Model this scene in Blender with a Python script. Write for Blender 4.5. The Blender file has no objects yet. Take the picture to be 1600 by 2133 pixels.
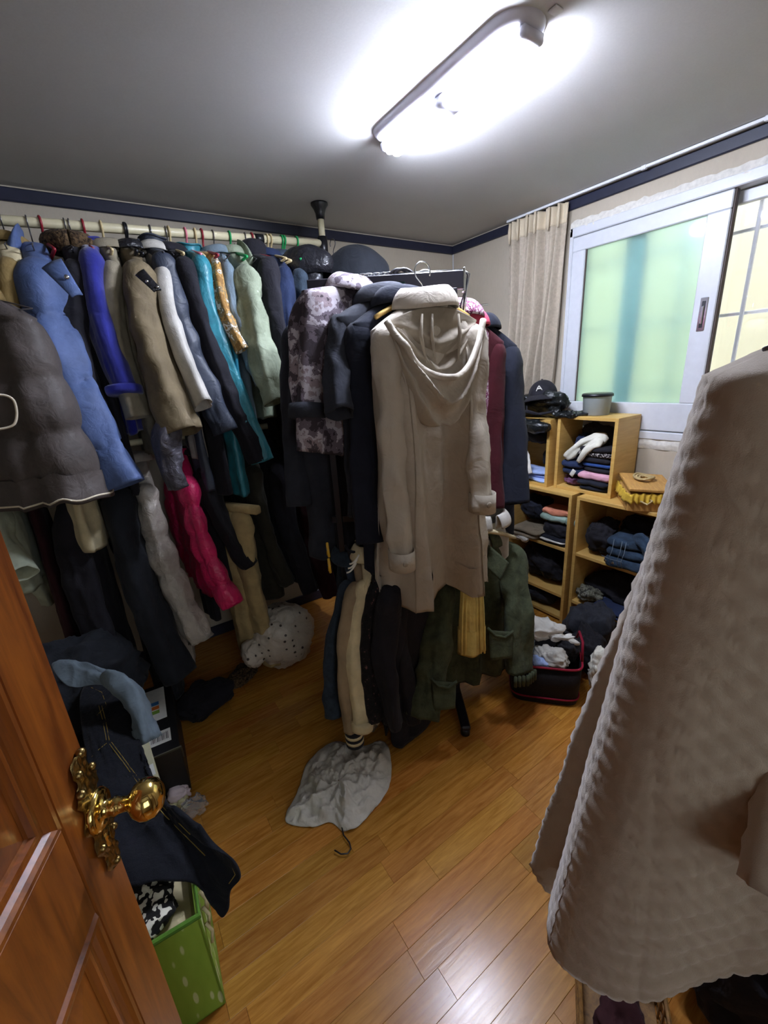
import bpy, math, random
import numpy as np
from mathutils import Vector, Matrix

SC = bpy.context.scene
COL = SC.collection
PI = math.pi

# ------------------------------------------------------------------ camera
FPX = 884.0
YAW, PIT, ROL = (math.radians(a) for a in (33.02, -18.26, -3.70))
HC = 1.5
CAM = np.array([0.0, 0.0, HC])
_d = np.array([math.sin(YAW)*math.cos(PIT), math.cos(YAW)*math.cos(PIT), math.sin(PIT)])
_r = np.cross(_d, [0, 0, 1]); _r = _r/np.linalg.norm(_r); _u = np.cross(_r, _d)
_R = math.cos(ROL)*_r + math.sin(ROL)*_u
_U = -math.sin(ROL)*_r + math.cos(ROL)*_u
cam = bpy.data.cameras.new('camera'); camo = bpy.data.objects.new('camera', cam); COL.objects.link(camo)
cam.sensor_fit = 'HORIZONTAL'; cam.sensor_width = 36.0; cam.lens = FPX/1600*36.0
cam.clip_start = 0.02
camo.matrix_world = Matrix(((_R[0], _U[0], -_d[0], 0), (_R[1], _U[1], -_d[1], 0), (_R[2], _U[2], -_d[2], HC), (0, 0, 0, 1)))
SC.camera = camo

# ------------------------------------------------------------------ light and exposure
w = bpy.data.worlds.new('world'); SC.world = w; w.use_nodes = True
w.node_tree.nodes['Background'].inputs[0].default_value = (0.86, 0.93, 1.0, 1)
w.node_tree.nodes['Background'].inputs[1].default_value = 0.6
LAMP_STRENGTH = 45.0
vs = SC.view_settings
vs.view_transform = 'Standard'; vs.look = 'None'; vs.gamma = 1.0; vs.use_curve_mapping = False
vs.exposure = 2.65

# ------------------------------------------------------------------ measuring helpers
def ray(x, y): return _d + _R*(x-800)/FPX - _U*(y-1066.5)/FPX
def atz(x, y, z): v = ray(x, y); return CAM + v*(z-HC)/v[2]
def aty(x, y, Y): v = ray(x, y); return CAM + v*Y/v[1]
def atx(x, y, X): v = ray(x, y); return CAM + v*X/v[0]
def atd(x, y, D): return CAM + ray(x, y)*D

# ------------------------------------------------------------------ mesh builder
class MB:
    def __init__(s): s.v = []; s.f = []; s.n = 0
    def grid(s, P, wrap=False, flip=False):
        P = np.asarray(P, float); nr, nc = P.shape[:2]
        s.v.append(P.reshape(-1, 3))
        i = np.arange(nr-1)[:, None]; j = np.arange(nc if wrap else nc-1)[None, :]
        j2 = (j+1) % nc
        q = np.stack([i*nc+j, i*nc+j2, (i+1)*nc+j2, (i+1)*nc+j], -1).reshape(-1, 4) + s.n
        if flip: q = q[:, ::-1]
        s.f.append(q); s.n += nr*nc; return s
    def polys(s, V, F):
        V = np.asarray(V, float); s.v.append(V.reshape(-1, 3))
        s.f.append([tuple(int(k)+s.n for k in f) for f in F]); s.n += len(V); return s
    def box(s, lo, hi, M=None):
        x0, y0, z0 = lo; x1, y1, z1 = hi
        V = np.array([(x0,y0,z0),(x1,y0,z0),(x1,y1,z0),(x0,y1,z0),(x0,y0,z1),(x1,y0,z1),(x1,y1,z1),(x0,y1,z1)], float)
        if M is not None: V = xf(V, M)
        return s.polys(V, [(0,3,2,1),(4,5,6,7),(0,1,5,4),(1,2,6,5),(2,3,7,6),(3,0,4,7)])
    def rbox(s, lo, hi, b=0.004, M=None):
        # box with chamfered edges
        lo = np.array(lo, float); hi = np.array(hi, float); b = min(b, *(0.45*(hi-lo)))
        V = []; idx = {}
        for a in range(3):
            for c in range(8):
                p = np.array([hi[k] if (c >> k) & 1 else lo[k] for k in range(3)])
                for k in range(3):
                    if k != a: p[k] += -b if (c >> k) & 1 else b
                idx[(a, c)] = len(V); V.append(p)
        F = []
        for a in range(3):
            o = [k for k in range(3) if k != a]
            for sgn in (0, 1):
                cs = [sgn << a, (sgn << a) | (1 << o[0]), (sgn << a) | (1 << o[0]) | (1 << o[1]), (sgn << a) | (1 << o[1])]
                q = [idx[(a, c)] for c in cs]; F.append(q)
            for c in range(8):
                if not (c >> a) & 1:
                    c2 = c | (1 << a)
                    F.append([idx[(o[0], c)], idx[(o[0], c2)], idx[(o[1], c2)], idx[(o[1], c)]])
        for c in range(8): F.append([idx[(0, c)], idx[(1, c)], idx[(2, c)]])
        V = np.array(V); cen = (lo+hi)/2; G = []
        for q in F:
            p = V[q]; nrm = np.cross(p[1]-p[0], p[2]-p[0])
            G.append(q if nrm @ (p.mean(0)-cen) > 0 else q[::-1])
        if M is not None: V = xf(V, M)
        return s.polys(V, G)
    def tube(s, path, r, n=8, caps=True, flat=1.0, up=None):
        P = np.asarray(path, float); m = len(P)
        r = np.broadcast_to(np.asarray(r, float), (m,))
        T = np.gradient(P, axis=0); T /= np.linalg.norm(T, axis=1)[:, None]+1e-12
        ref = np.array(up if up is not None else ((0, 0, 1) if abs(T[0][2]) < .9 else (1, 0, 0)), float)
        N = ref - (ref@T[0])*T[0]; N /= np.linalg.norm(N); R = []
        th = np.linspace(0, 2*PI, n, endpoint=False)
        for i in range(m):
            N = N - (N@T[i])*T[i]; N /= np.linalg.norm(N)+1e-12
            B = np.cross(T[i], N)
            R.append(P[i] + r[i]*(np.cos(th)[:, None]*N*flat + np.sin(th)[:, None]*B))
        base = s.n; s.grid(np.array(R), wrap=True)
        if caps:
            s.f.append([tuple(range(base+n-1, base-1, -1)), tuple(range(base+(m-1)*n, base+m*n))])
        return s
    def lathe(s, prof, n=24, M=None):
        th = np.linspace(0, 2*PI, n, endpoint=False)
        P = np.array([[(r*math.cos(t), r*math.sin(t), z) for t in th] for r, z in prof])
        if M is not None: P = xf(P.reshape(-1, 3), M).reshape(P.shape)
        return s.grid(P, wrap=True)
    def build(s, name, mat, parent=None, smooth=True, solid=0):
        V = np.concatenate(s.v) if s.v else np.zeros((0, 3))
        F = []
        for f in s.f: F += f.tolist() if isinstance(f, np.ndarray) else list(f)
        me = bpy.data.meshes.new(name); me.from_pydata(V.tolist(), [], F)
        if smooth: me.polygons.foreach_set('use_smooth', [True]*len(me.polygons))
        me.materials.append(mat if not isinstance(mat, str) else M_[mat]); me.update()
        o = bpy.data.objects.new(name, me); COL.objects.link(o)
        if parent is not None: o.parent = parent
        if solid:
            md = o.modifiers.new('thickness', 'SOLIDIFY'); md.thickness = solid; md.offset = 0
        return o

def xf(V, M):
    M = np.array(M); V = np.asarray(V, float)
    return V @ M[:3, :3].T + M[:3, 3]
def mat4(loc=(0, 0, 0), rz=0.0, rx=0.0, ry=0.0):
    return Matrix.Translation(Vector(loc)) @ Matrix.Rotation(rz, 4, 'Z') @ Matrix.Rotation(ry, 4, 'Y') @ Matrix.Rotation(rx, 4, 'X')

TS = 1.0      # real-size factor used while one group of things is laid out
def tag(o, label, cat, group=None, kind=None):
    o['label'] = label; o['category'] = cat
    if group: o['group'] = group
    if kind: o['kind'] = kind
    return o
def thing(name, label, cat, loc=(0, 0, 0), rz=0.0, group=None, rx=0.0, ry=0.0):
    o = bpy.data.objects.new(name, None); COL.objects.link(o)
    o.empty_display_size = 0.02
    o.matrix_world = mat4(loc, rz, rx, ry) @ Matrix.Scale(TS, 4)
    return tag(o, label, cat, group)
def struct(o): o['kind'] = 'structure'; return o

def waves(P, seed, freq, n=8):
    rg = np.random.RandomState(seed); out = 0
    P = np.asarray(P, float)
    for k in range(n):
        dvec = rg.normal(size=3); dvec /= np.linalg.norm(dvec)
        f = freq*rg.uniform(.6, 1.7)
        out = out + np.sin(P@dvec*f*2*PI + rg.uniform(0, 6.28))
    return out/math.sqrt(n)
def ridges(P, seed, freq, n=5):
    rg = np.random.RandomState(seed); out = 0
    Q = np.asarray(P, float)
    W = np.stack([waves(Q, seed+11+k, freq*.6, 4) for k in range(3)], -1)*0.25/freq
    for k in range(n):
        dvec = rg.normal(size=3); dvec /= np.linalg.norm(dvec)
        f = freq*rg.uniform(.6, 1.5)
        out = out + 1-2*np.abs(np.sin((Q+W)@dvec*f*PI + rg.uniform(0, 6.28)))**.8
    return out/n
def sm(a, b, x):
    t = np.clip((np.asarray(x, float)-a)/(b-a), 0, 1); return t*t*(3-2*t)

# ------------------------------------------------------------------ materials
M_ = {}
def lin(c):
    if isinstance(c, str):
        c = tuple(int(c[i:i+2], 16)/255 for i in (0, 2, 4))
    return tuple((x/12.92 if x <= .04045 else ((x+.055)/1.055)**2.4) for x in c) + (1.0,)
def newmat(name):
    m = bpy.data.materials.new(name); m.use_nodes = True; M_[name] = m
    nt = m.node_tree; b = nt.nodes['Principled BSDF']
    return m, nt, b
def nd(nt, typ, **kw):
    n = nt.nodes.new(typ)
    for k, v in kw.items():
        if k.startswith('i_'):
            key = k[2:]; n.inputs[int(key) if key.isdigit() else key.replace('_', ' ')].default_value = v
        else: setattr(n, k, v)
    return n
def ramp(nt, stops, interp='LINEAR'):
    r = nt.nodes.new('ShaderNodeValToRGB'); r.color_ramp.interpolation = interp
    e = r.color_ramp.elements
    e[0].position, e[0].color = stops[0]; e[1].position, e[1].color = stops[1]
    for p, c in stops[2:]:
        x = e.new(p); x.color = c
    return r
def mulc(c, k): return tuple(min(1, x*k) for x in c[:3])+(1.0,)

def fabric(name, col, rough=.88, var=.18, weave=500, wb=.12, wr=.35, wrs=14, sheen=.04, spec=.25, cols=None, pscale=14, trans=0, detail=3.0, stops=None):
    """cloth: base colour with faint mottling, a fine weave and soft wrinkles as bump"""
    m, nt, b = newmat(name); L = nt.links
    tc = nd(nt, 'ShaderNodeTexCoord')
    n1 = nd(nt, 'ShaderNodeTexNoise', i_Scale=pscale, i_Detail=detail, i_Roughness=.6)
    L.new(tc.outputs['Object'], n1.inputs['Vector'])
    c = lin(col)
    if cols:
        cc = [lin(x) for x in cols]; stops = stops or [(.36+.28*i/(len(cc)-1), x) for i, x in enumerate(cc)]
        stops = [(p, x if len(x) == 4 else lin(x)) for p, x in stops]
        rp = ramp(nt, stops, 'CONSTANT' if len(cc) > 2 else 'LINEAR')
    else:
        rp = ramp(nt, [(.3, mulc(c, 1-var)), (.7, mulc(c, 1+var))])
    L.new(n1.outputs['Fac'], rp.inputs['Fac']); L.new(rp.outputs['Color'], b.inputs['Base Color'])
    n2 = nd(nt, 'ShaderNodeTexNoise', i_Scale=weave, i_Detail=1.0); L.new(tc.outputs['Object'], n2.inputs['Vector'])
    n3 = nd(nt, 'ShaderNodeTexNoise', i_Scale=wrs, i_Detail=3.0, i_Roughness=.55, i_Distortion=.8); L.new(tc.outputs['Object'], n3.inputs['Vector'])
    b1 = nd(nt, 'ShaderNodeBump', i_Strength=wr, i_Distance=.02); L.new(n3.outputs['Fac'], b1.inputs['Height'])
    b2 = nd(nt, 'ShaderNodeBump', i_Strength=wb, i_Distance=.002); L.new(n2.outputs['Fac'], b2.inputs['Height'])
    L.new(b1.outputs[0], b2.inputs['Normal']); L.new(b2.outputs[0], b.inputs['Normal'])
    b.inputs['Roughness'].default_value = rough; b.inputs['Specular IOR Level'].default_value = spec
    b.inputs['Sheen Weight'].default_value = sheen; b.inputs['Sheen Roughness'].default_value = .5
    if trans:
        b.inputs['Transmission Weight'].default_value = trans
    return m
def plain(name, col, rough=.5, metal=0.0, spec=.5, var=.06, scale=30, bump=0.0):
    m, nt, b = newmat(name); L = nt.links; c = lin(col)
    tc = nd(nt, 'ShaderNodeTexCoord'); n1 = nd(nt, 'ShaderNodeTexNoise', i_Scale=scale, i_Detail=4.0)
    L.new(tc.outputs['Object'], n1.inputs['Vector'])
    rp = ramp(nt, [(.3, mulc(c, 1-var)), (.7, mulc(c, 1+var))]); L.new(n1.outputs['Fac'], rp.inputs['Fac'])
    L.new(rp.outputs['Color'], b.inputs['Base Color'])
    b.inputs['Roughness'].default_value = rough; b.inputs['Metallic'].default_value = metal
    b.inputs['Specular IOR Level'].default_value = spec
    if bump:
        bp = nd(nt, 'ShaderNodeBump', i_Strength=bump, i_Distance=.004); L.new(n1.outputs['Fac'], bp.inputs['Height']); L.new(bp.outputs[0], b.inputs['Normal'])
    return m
def wood(name, c1, c2, rough=.4, scale=(1, 14, 14), grain=9, rnd=0.0, spec=.5, bump=.08, coat=0):
    m, nt, b = newmat(name); L = nt.links
    tc = nd(nt, 'ShaderNodeTexCoord'); mp = nd(nt, 'ShaderNodeMapping'); mp.inputs['Scale'].default_value = scale
    L.new(tc.outputs['Object'], mp.inputs['Vector'])
    vec = mp.outputs[0]
    oi = nd(nt, 'ShaderNodeObjectInfo')
    if rnd:
        ml = nd(nt, 'ShaderNodeMath', operation='MULTIPLY', i_1=37.0); L.new(oi.outputs['Random'], ml.inputs[0])
        ad = nd(nt, 'ShaderNodeVectorMath', operation='ADD'); L.new(mp.outputs[0], ad.inputs[0]); L.new(ml.outputs[0], ad.inputs[1]); vec = ad.outputs[0]
    n1 = nd(nt, 'ShaderNodeTexNoise', i_Scale=grain, i_Detail=6.0, i_Roughness=.65, i_Distortion=.6); L.new(vec, n1.inputs['Vector'])
    rp = ramp(nt, [(.32, lin(c1)), (.68, lin(c2))]); L.new(n1.outputs['Fac'], rp.inputs['Fac'])
    out = rp.outputs['Color']
    if rnd:
        hs = nd(nt, 'ShaderNodeHueSaturation'); mr = nd(nt, 'ShaderNodeMapRange'); mr.inputs['To Min'].default_value = 1-rnd; mr.inputs['To Max'].default_value = 1+rnd
        L.new(oi.outputs['Random'], mr.inputs['Value']); L.new(mr.outputs[0], hs.inputs['Value'])
        m2 = nd(nt, 'ShaderNodeMath', operation='MULTIPLY', i_1=7.31); L.new(oi.outputs['Random'], m2.inputs[0])
        m3 = nd(nt, 'ShaderNodeMath', operation='FRACT'); L.new(m2.outputs[0], m3.inputs[0])
        mr2 = nd(nt, 'ShaderNodeMapRange'); mr2.inputs['To Min'].default_value = .49; mr2.inputs['To Max'].default_value = .508
        L.new(m3.outputs[0], mr2.inputs['Value']); L.new(mr2.outputs[0], hs.inputs['Hue'])
        L.new(out, hs.inputs['Color']); out = hs.outputs[0]
    L.new(out, b.inputs['Base Color'])
    bp = nd(nt, 'ShaderNodeBump', i_Strength=bump, i_Distance=.002); L.new(n1.outputs['Fac'], bp.inputs['Height']); L.new(bp.outputs[0], b.inputs['Normal'])
    b.inputs['Roughness'].default_value = rough; b.inputs['Specular IOR Level'].default_value = spec
    if coat: b.inputs['Coat Weight'].default_value = coat; b.inputs['Coat Roughness'].default_value = .15
    return m

# ------------------------------------------------------------------ setting materials
def wallpaper(name, col, bump=.25, scale=90, var=.05):
    m, nt, b = newmat(name); L = nt.links; c = lin(col)
    tc = nd(nt, 'ShaderNodeTexCoord')
    mp = nd(nt, 'ShaderNodeMapping'); mp.inputs['Scale'].default_value = (1, 1, .35); L.new(tc.outputs['Object'], mp.inputs['Vector'])
    n1 = nd(nt, 'ShaderNodeTexNoise', i_Scale=scale, i_Detail=5.0, i_Roughness=.7); L.new(mp.outputs[0], n1.inputs['Vector'])
    n2 = nd(nt, 'ShaderNodeTexNoise', i_Scale=3.0, i_Detail=3.0); L.new(tc.outputs['Object'], n2.inputs['Vector'])
    mx = nd(nt, 'ShaderNodeMath', operation='ADD'); L.new(n1.outputs['Fac'], mx.inputs[0]); L.new(n2.outputs['Fac'], mx.inputs[1])
    rp = ramp(nt, [(.35, mulc(c, 1-var)), (.65, mulc(c, 1+var))])
    dv = nd(nt, 'ShaderNodeMath', operation='MULTIPLY', i_1=.5); L.new(mx.outputs[0], dv.inputs[0]); L.new(dv.outputs[0], rp.inputs['Fac'])
    L.new(rp.outputs['Color'], b.inputs['Base Color'])
    bp = nd(nt, 'ShaderNodeBump', i_Strength=bump, i_Distance=.001); L.new(n1.outputs['Fac'], bp.inputs['Height']); L.new(bp.outputs[0], b.inputs['Normal'])
    b.inputs['Roughness'].default_value = .75; b.inputs['Specular IOR Level'].default_value = .3
    return m
wallpaper('wallpaper', 'b8ae9c'); wallpaper('ceiling_paper', 'c3c2c0', bump=.15, scale=140)
plain('trim_navy', '25283a', rough=.4, var=.1); plain('plaster', 'd8d5cc', rough=.8, var=.12, scale=60, bump=.6)
plain('pvc_white', 'd3d6dc', rough=.35, var=.03); plain('rubber_dark', '4a3c36', rough=.6)
plain('outer_wall_paint', 'eee7cc', rough=.9, var=.05, scale=3); plain('eave_brown', '9a5c48', rough=.8)
plain('subfloor', '7a4a22', rough=.6)
wood('plank_wood', 'a0651f', 'cc9040', rough=.23, scale=(2.2, 26, 20), grain=3.2, rnd=.17, bump=.12, spec=.5)
wood('door_wood', '5a2a10', '94521c', rough=.3, scale=(16, 16, 1.2), grain=3.0, bump=.05, coat=.3)
plain('chrome', 'cfd2d6', rough=.18, metal=1.0, var=.02); plain('black_plastic', '16171b', rough=.35)
plain('cream_metal', 'cfc6a4', rough=.35, var=.05); plain('black_metal', '1c1a22', rough=.35, var=.1)
plain('white_plastic', 'e4e6ea', rough=.3)

XR, YB, XL, YF, ZC = 2.36, 2.53, -1.25, -0.24, 2.31

def emis(name, col, s):
    m, nt, b = newmat(name)
    b.inputs['Base Color'].default_value = lin(col); b.inputs['Emission Color'].default_value = lin(col); b.inputs['Emission Strength'].default_value = s
    return m
emis('lamp_glow', 'e4ecff', LAMP_STRENGTH)

# frosted glass: rough transmission under a smooth face
m, nt, b = newmat('frosted_glass')
b.inputs['Base Color'].default_value = lin('cdeee8'); b.inputs['Transmission Weight'].default_value = 1.0
b.inputs['Roughness'].default_value = .62; b.inputs['IOR'].default_value = 1.4
b.inputs['Coat Weight'].default_value = 1.0; b.inputs['Coat Roughness'].default_value = .06
m, nt, b = newmat('clear_glass')
b.inputs['Base Color'].default_value = (1, 1, 1, 1); b.inputs['Transmission Weight'].default_value = 1.0
b.inputs['Roughness'].default_value = .0; b.inputs['IOR'].default_value = 1.45

# ------------------------------------------------------------------ shell
fl = struct(MB().box((XL-.1, -1.6, -.06), (XR+.14, YB+.14, -.008)).build('floor', 'subfloor', smooth=False))
rng = random.Random(5)
PW, k = .0755, 0
plank_meshes = {}
y = -.215
while y < 2.25:
    x = -.55 - rng.random()*.4
    xmax = 2.0
    while x < xmax:
        ln = rng.choice((.42, .5, .58, .66))
        if x + ln > -.5:
            if ln not in plank_meshes:
                o = MB().rbox((0, 0, -.008), (ln-.0006, PW-.0006, 0), .0004).build('plank', 'plank_wood', fl, smooth=False); plank_meshes[ln] = o.data
            else:
                o = bpy.data.objects.new('plank', plank_meshes[ln]); COL.objects.link(o); o.parent = fl
            o.location = (x, y, 0)
        x += ln
    y += PW
MBx = MB().box((XL, -1.5, -.008), (-.5, YB, -.0005)); MBx.box((2.0, -.2, -.008), (XR, YB, -.0005)); MBx.box((-.5, 2.25, -.008), (2.0, YB, -.0005)); MBx.box((-.5, -1.5, -.008), (2., -.215, -.0005))
MBx.build('floor_edge', 'plank_wood', fl, smooth=False)

ce = struct(MB().box((XL-.1, -1.6, ZC), (XR+.14, YB+.14, ZC+.06)).build('ceiling', 'ceiling_paper', smooth=False))
struct(MB().box((XL-.1, YB, 0), (XR+.14, YB+.14, ZC)).build('wall_back', 'wallpaper', smooth=False))
struct(MB().box((XL-.1, -1.6, 0), (XL, YB, ZC)).build('wall_left', 'wallpaper', smooth=False))
WY0, WY1, WZ0, WZ1 = .12, 1.60, 1.085, 2.165
wr_ = MB().box((XR, -1.6, 0), (XR+.14, YB, WZ0)); wr_.box((XR, -1.6, WZ1), (XR+.14, YB, ZC)); wr_.box((XR, -1.6, WZ0), (XR+.14, WY0, WZ1)); wr_.box((XR, WY1, WZ0), (XR+.14, YB, WZ1))
wall_r = struct(wr_.build('wall_right', 'wallpaper', smooth=False))
# rough plaster edge around the window frame
def ragged(y0, y1, z0, z1, seed):
    n = 80; ys = np.linspace(y0, y1, n); g = np.random.RandomState(seed)
    top = z1 + .004*waves(np.stack([ys*22, ys*0, ys*0], -1), seed, 1.0) ; P = []
    for t in np.linspace(0, 1, 6):
        zz = z0+(top-z0)*t; P.append(np.stack([XR-.004-.006*(1-abs(2*t-1))+.003*waves(np.stack([ys*20, zz*30, ys*0], -1), seed+3, 1.), ys, zz], -1))
    return np.array(P)
MB().grid(ragged(WY0, WY1, WZ1-.035, WZ1+.03, 3)).grid(ragged(WY0, 1.62, WZ0-.05, WZ0+.0, 5)).build('plaster_edge', 'plaster', wall_r)
wf = MB().box((XL, YF-.1, 0), (-.42, YF, ZC)); wf.box((.47, YF-.1, 0), (XR, YF, ZC)); wf.box((-.42, YF-.1, 2.05), (.47, YF, ZC))
struct(wf.build('wall_front', 'wallpaper', smooth=False))
HX0, HX1, HZ0, HZ1 = -.45, .75, .95, 2.05     # unseen hall opening behind the camera, added to let in fill daylight
wh = MB().box((XL-.1, -1.6, 0), (HX0, -1.5, ZC)).box((HX1, -1.6, 0), (XR+.14, -1.5, ZC)).box((HX0, -1.6, 0), (HX1, -1.5, HZ0)).box((HX0, -1.6, HZ1), (HX1, -1.5, ZC))
struct(wh.build('wall_hall', 'wallpaper', smooth=False))
hw_ = MB().rbox((HX0, -1.58, HZ0), (HX0+.05, -1.52, HZ1), .003).rbox((HX1-.05, -1.58, HZ0), (HX1, -1.52, HZ1), .003).rbox((HX0, -1.58, HZ0), (HX1, -1.52, HZ0+.05), .003).rbox((HX0, -1.58, HZ1-.05), (HX1, -1.52, HZ1), .003).rbox(((HX0+HX1)/2-.025, -1.58, HZ0), ((HX0+HX1)/2+.025, -1.52, HZ1), .003)
struct(hw_.build('added_fill_window', 'pvc_white', smooth=False))  # frame of the added hall opening, out of view, there for fill light
struct(MB().rbox((XL, YB-.014, 2.252), (XR, YB, 2.302), .004).build('trim_1', 'trim_navy', smooth=False))
t2 = struct(MB().rbox((XR-.014, YF, 2.252), (XR, YB-.014, 2.302), .004).build('trim_2', 'trim_navy', smooth=False))
struct(MB().rbox((XL, YF, 2.252), (XL+.014, YB-.014, 2.302), .004).build('trim_3', 'trim_navy', smooth=False))
struct(MB().rbox((XL+.014, YF, 2.252), (XR-.014, YF+.014, 2.302), .004).build('trim_4', 'trim_navy', smooth=False))
struct(MB().rbox((XL, YB-.012, 0), (XR, YB, .07), .004).build('baseboard_back', 'trim_navy', smooth=False))
struct(MB().box((XR-.004, YB-.012, .07), (XR, YB-.004, 2.268)).build('trim_5', 'pvc_white', smooth=False))

# ------------------------------------------------------------------ window
wn = bpy.data.objects.new('window_1', None); COL.objects.link(wn); wn.location = (XR, (WY0+WY1)/2, WZ0); struct(wn)
IW = wn.matrix_world.inverted
def wpart(mb, name, mat, parent=None, smooth=False):
    o = mb.build(name, mat, None, smooth)
    o.data.transform(Matrix.Translation((-XR, -(WY0+WY1)/2, -WZ0)))
    o.parent = parent or wn; return o
f = MB()
f.rbox((XR-.012, WY0, WZ0), (XR+.12, WY1, WZ0+.04), .004); f.rbox((XR-.012, WY0, WZ1-.045), (XR+.12, WY1, WZ1), .004)
f.rbox((XR-.012, WY1-.02, WZ0), (XR+.12, WY1, WZ1), .004); f.rbox((XR-.012, WY0, WZ0), (XR+.12, WY0+.03, WZ1), .004)
wpart(f, 'window_frame', 'pvc_white')
SY0, SY1, SZ0, SZ1 = .868, 1.583, 1.13, 2.118
GY0, GY1, GZ0, GZ1 = .955, 1.508, 1.267, 2.049
s = MB()
s.rbox((XR-.004, SY0, SZ0), (XR+.034, SY1, GZ0), .004); s.rbox((XR-.004, SY0, GZ1), (XR+.034, SY1, SZ1), .004)
s.rbox((XR-.004, SY0, GZ0), (XR+.034, GY0, GZ1), .004); s.rbox((XR-.004, GY1, GZ0), (XR+.034, SY1, GZ1), .004)
sash = wpart(s, 'sash', 'pvc_white')
g = MB().box((XR+.012, GY0-.005, GZ0-.005), (XR+.018, GY1+.005, GZ1+.005)); wpart(g, 'pane', 'frosted_glass', sash)
g = MB().rbox((XR+.004, SY0-.008, SZ0), (XR+.03, SY0, SZ1), .002); wpart(g, 'brush_seal', 'rubber_dark', sash)
g = MB().rbox((XR+.006, GY1-.005, GZ0), (XR+.012, GY1+.001, GZ1), .001); wpart(g, 'pane_gasket', 'rubber_dark', sash)
h = MB().rbox((XR-.007, .897, 1.585), (XR-.002, .929, 1.725), .003)
hp = wpart(h, 'handle_plate', 'chrome', sash)
wpart(MB().rbox((XR-.0085, .906, 1.60), (XR-.0065, .920, 1.71), .002), 'handle_recess', 'black_metal', sash)
wpart(MB().rbox((XR-.014, .908, 1.615), (XR-.008, .918, 1.69), .003), 'handle_lever', 'chrome', sash)
# outer sashes behind (blurred through the frosted pane)
ym = atx(1312, 680, XR+.075)[1]
o_ = MB()
for ya, yb in ((ym-.005, SY1+.0), (WY0+.02, ym-.005)):
    o_.rbox((XR+.055, ya, SZ0), (XR+.09, yb, SZ0+.07), .004); o_.rbox((XR+.055, ya, SZ1-.05), (XR+.09, yb, SZ1), .004)
o_.rbox((XR+.052, ym-.045, SZ0), (XR+.095, ym+.045, SZ1), .004); o_.rbox((XR+.055, SY1-.05, SZ0), (XR+.09, SY1, SZ1), .004)
yo = atx(1500, 620, XR+.07)[1]
o_.rbox((XR+.055, yo-.004, SZ0), (XR+.09, yo+.035, SZ1), .004); o_.rbox((XR+.055, WY0+.02, SZ0), (XR+.09, WY0+.07, SZ1), .004)
outer = wpart(o_, 'outer_sash', 'pvc_white')
wpart(MB().box((XR+.068, WY0+.06, SZ0+.06), (XR+.072, yo, SZ1-.05)), 'outer_pane', 'clear_glass', outer)
# security lattice outside
yv = atx(1554, 610, XR+.13)[1]
for j, yy in enumerate((yv+.26, yv, yv-.14, yv-.28, yv+.55)):
    wpart(MB().rbox((XR+.12, yy-.007, WZ0), (XR+.134, yy+.007, WZ1), .002), 'grille_bar', 'pvc_white')
zh = atx(1550, 652, XR+.13)[2]
for zz in (zh, zh-.33, zh+.33):
    wpart(MB().rbox((XR+.134, WY0, zz-.007), (XR+.146, WY1, zz+.007), .002), 'grille_crossbar', 'pvc_white')
# neighbour's wall across the gap
struct(MB().box((3.25, -2.0, -.5), (3.4, 4.2, 2.62)).build('wall_outside', 'outer_wall_paint', smooth=False))
struct(MB().box((3.0, -2.0, 2.62), (3.5, 4.2, 2.78)).box((3.2, -2.0, 2.50), (3.3, 4.2, 2.62)).build('eaves_outside', 'eave_brown', smooth=False))

# ------------------------------------------------------------------ curtain and curtain rail
fabric('curtain_cloth', 'b6aa98', wr=.2, var=.12, pscale=60, weave=700)
fabric('curtain_header', 'd2c4aa', wr=.15, var=.06)
cu = thing('curtain', 'beige pleated curtain drawn aside between the corner and the window', 'curtain', (XR-.05, 1.79, 1.1))
def curtain_pt(u, v):
    # u 0..1 left->right (y from 1.985 to 1.60), v 0 top .. 1 bottom
    spread = 1-.10*sm(.0, 1, v)
    yy = 1.79 + (.195*(1-2*u))*spread + .03*sm(.4, 1., v)
    amp = .016+.018*sm(.05, .6, v)
    xx = XR-.052 + amp*np.sin(u*2*PI*6.5+.5*np.sin(v*2.2)) + .010*np.sin(u*2*PI*11+1.3+v*2)
    xx = xx*(1) + .012*np.sin(v*7+u*9)*sm(.3, 1, v)
    yy = yy + .008*np.sin(v*5+u*13)
    zz = 2.285 - v*(1.06+.03*np.sin(u*9)) 
    return np.stack([xx, yy, zz], -1)
U, V = np.meshgrid(np.linspace(0, 1, 150), np.linspace(0, 1, 60)); P = curtain_pt(U, V)
P = P - np.array([XR-.05, 1.79, 1.1])
MB().grid(P).build('drape', 'curtain_cloth', cu, solid=.003)
U, V = np.meshgrid(np.linspace(0, 1, 150), np.linspace(0, .085, 8)); P = curtain_pt(U, V); P[..., 0] -= .0035; P = P - np.array([XR-.05, 1.79, 1.1])
MB().grid(P).build('header_band', 'curtain_header', cu, solid=.0015)
for uu in (.08, .24, .41, .58, .75, .9):
    q = curtain_pt(np.array(uu), np.array(.05)) - np.array([XR-.05, 1.79, 1.1])
    MB().tube([q+np.array([-.02, 0, .05]), q+np.array([-.024, 0, .0]), q+np.array([-.02, .002, -.055])], [.007, .009, .005], 8).build('pinch_pleat', 'curtain_header', cu)
cr = thing('curtain_rail', 'thin white curtain rail along the top of the window wall', 'curtain rail', (XR-.05, .8, 2.30))
MB().rbox((-.008, -.9, -.004), (.008, 1.2, 0.008), .002).build('track', 'white_plastic', cr, smooth=False)
for yy in (-.02, .42, -.5): MB().rbox((-.010, yy-.012, -.008), (.010, yy+.012, .0095), .003).build('bracket', 'white_plastic', cr, smooth=False)

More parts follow.
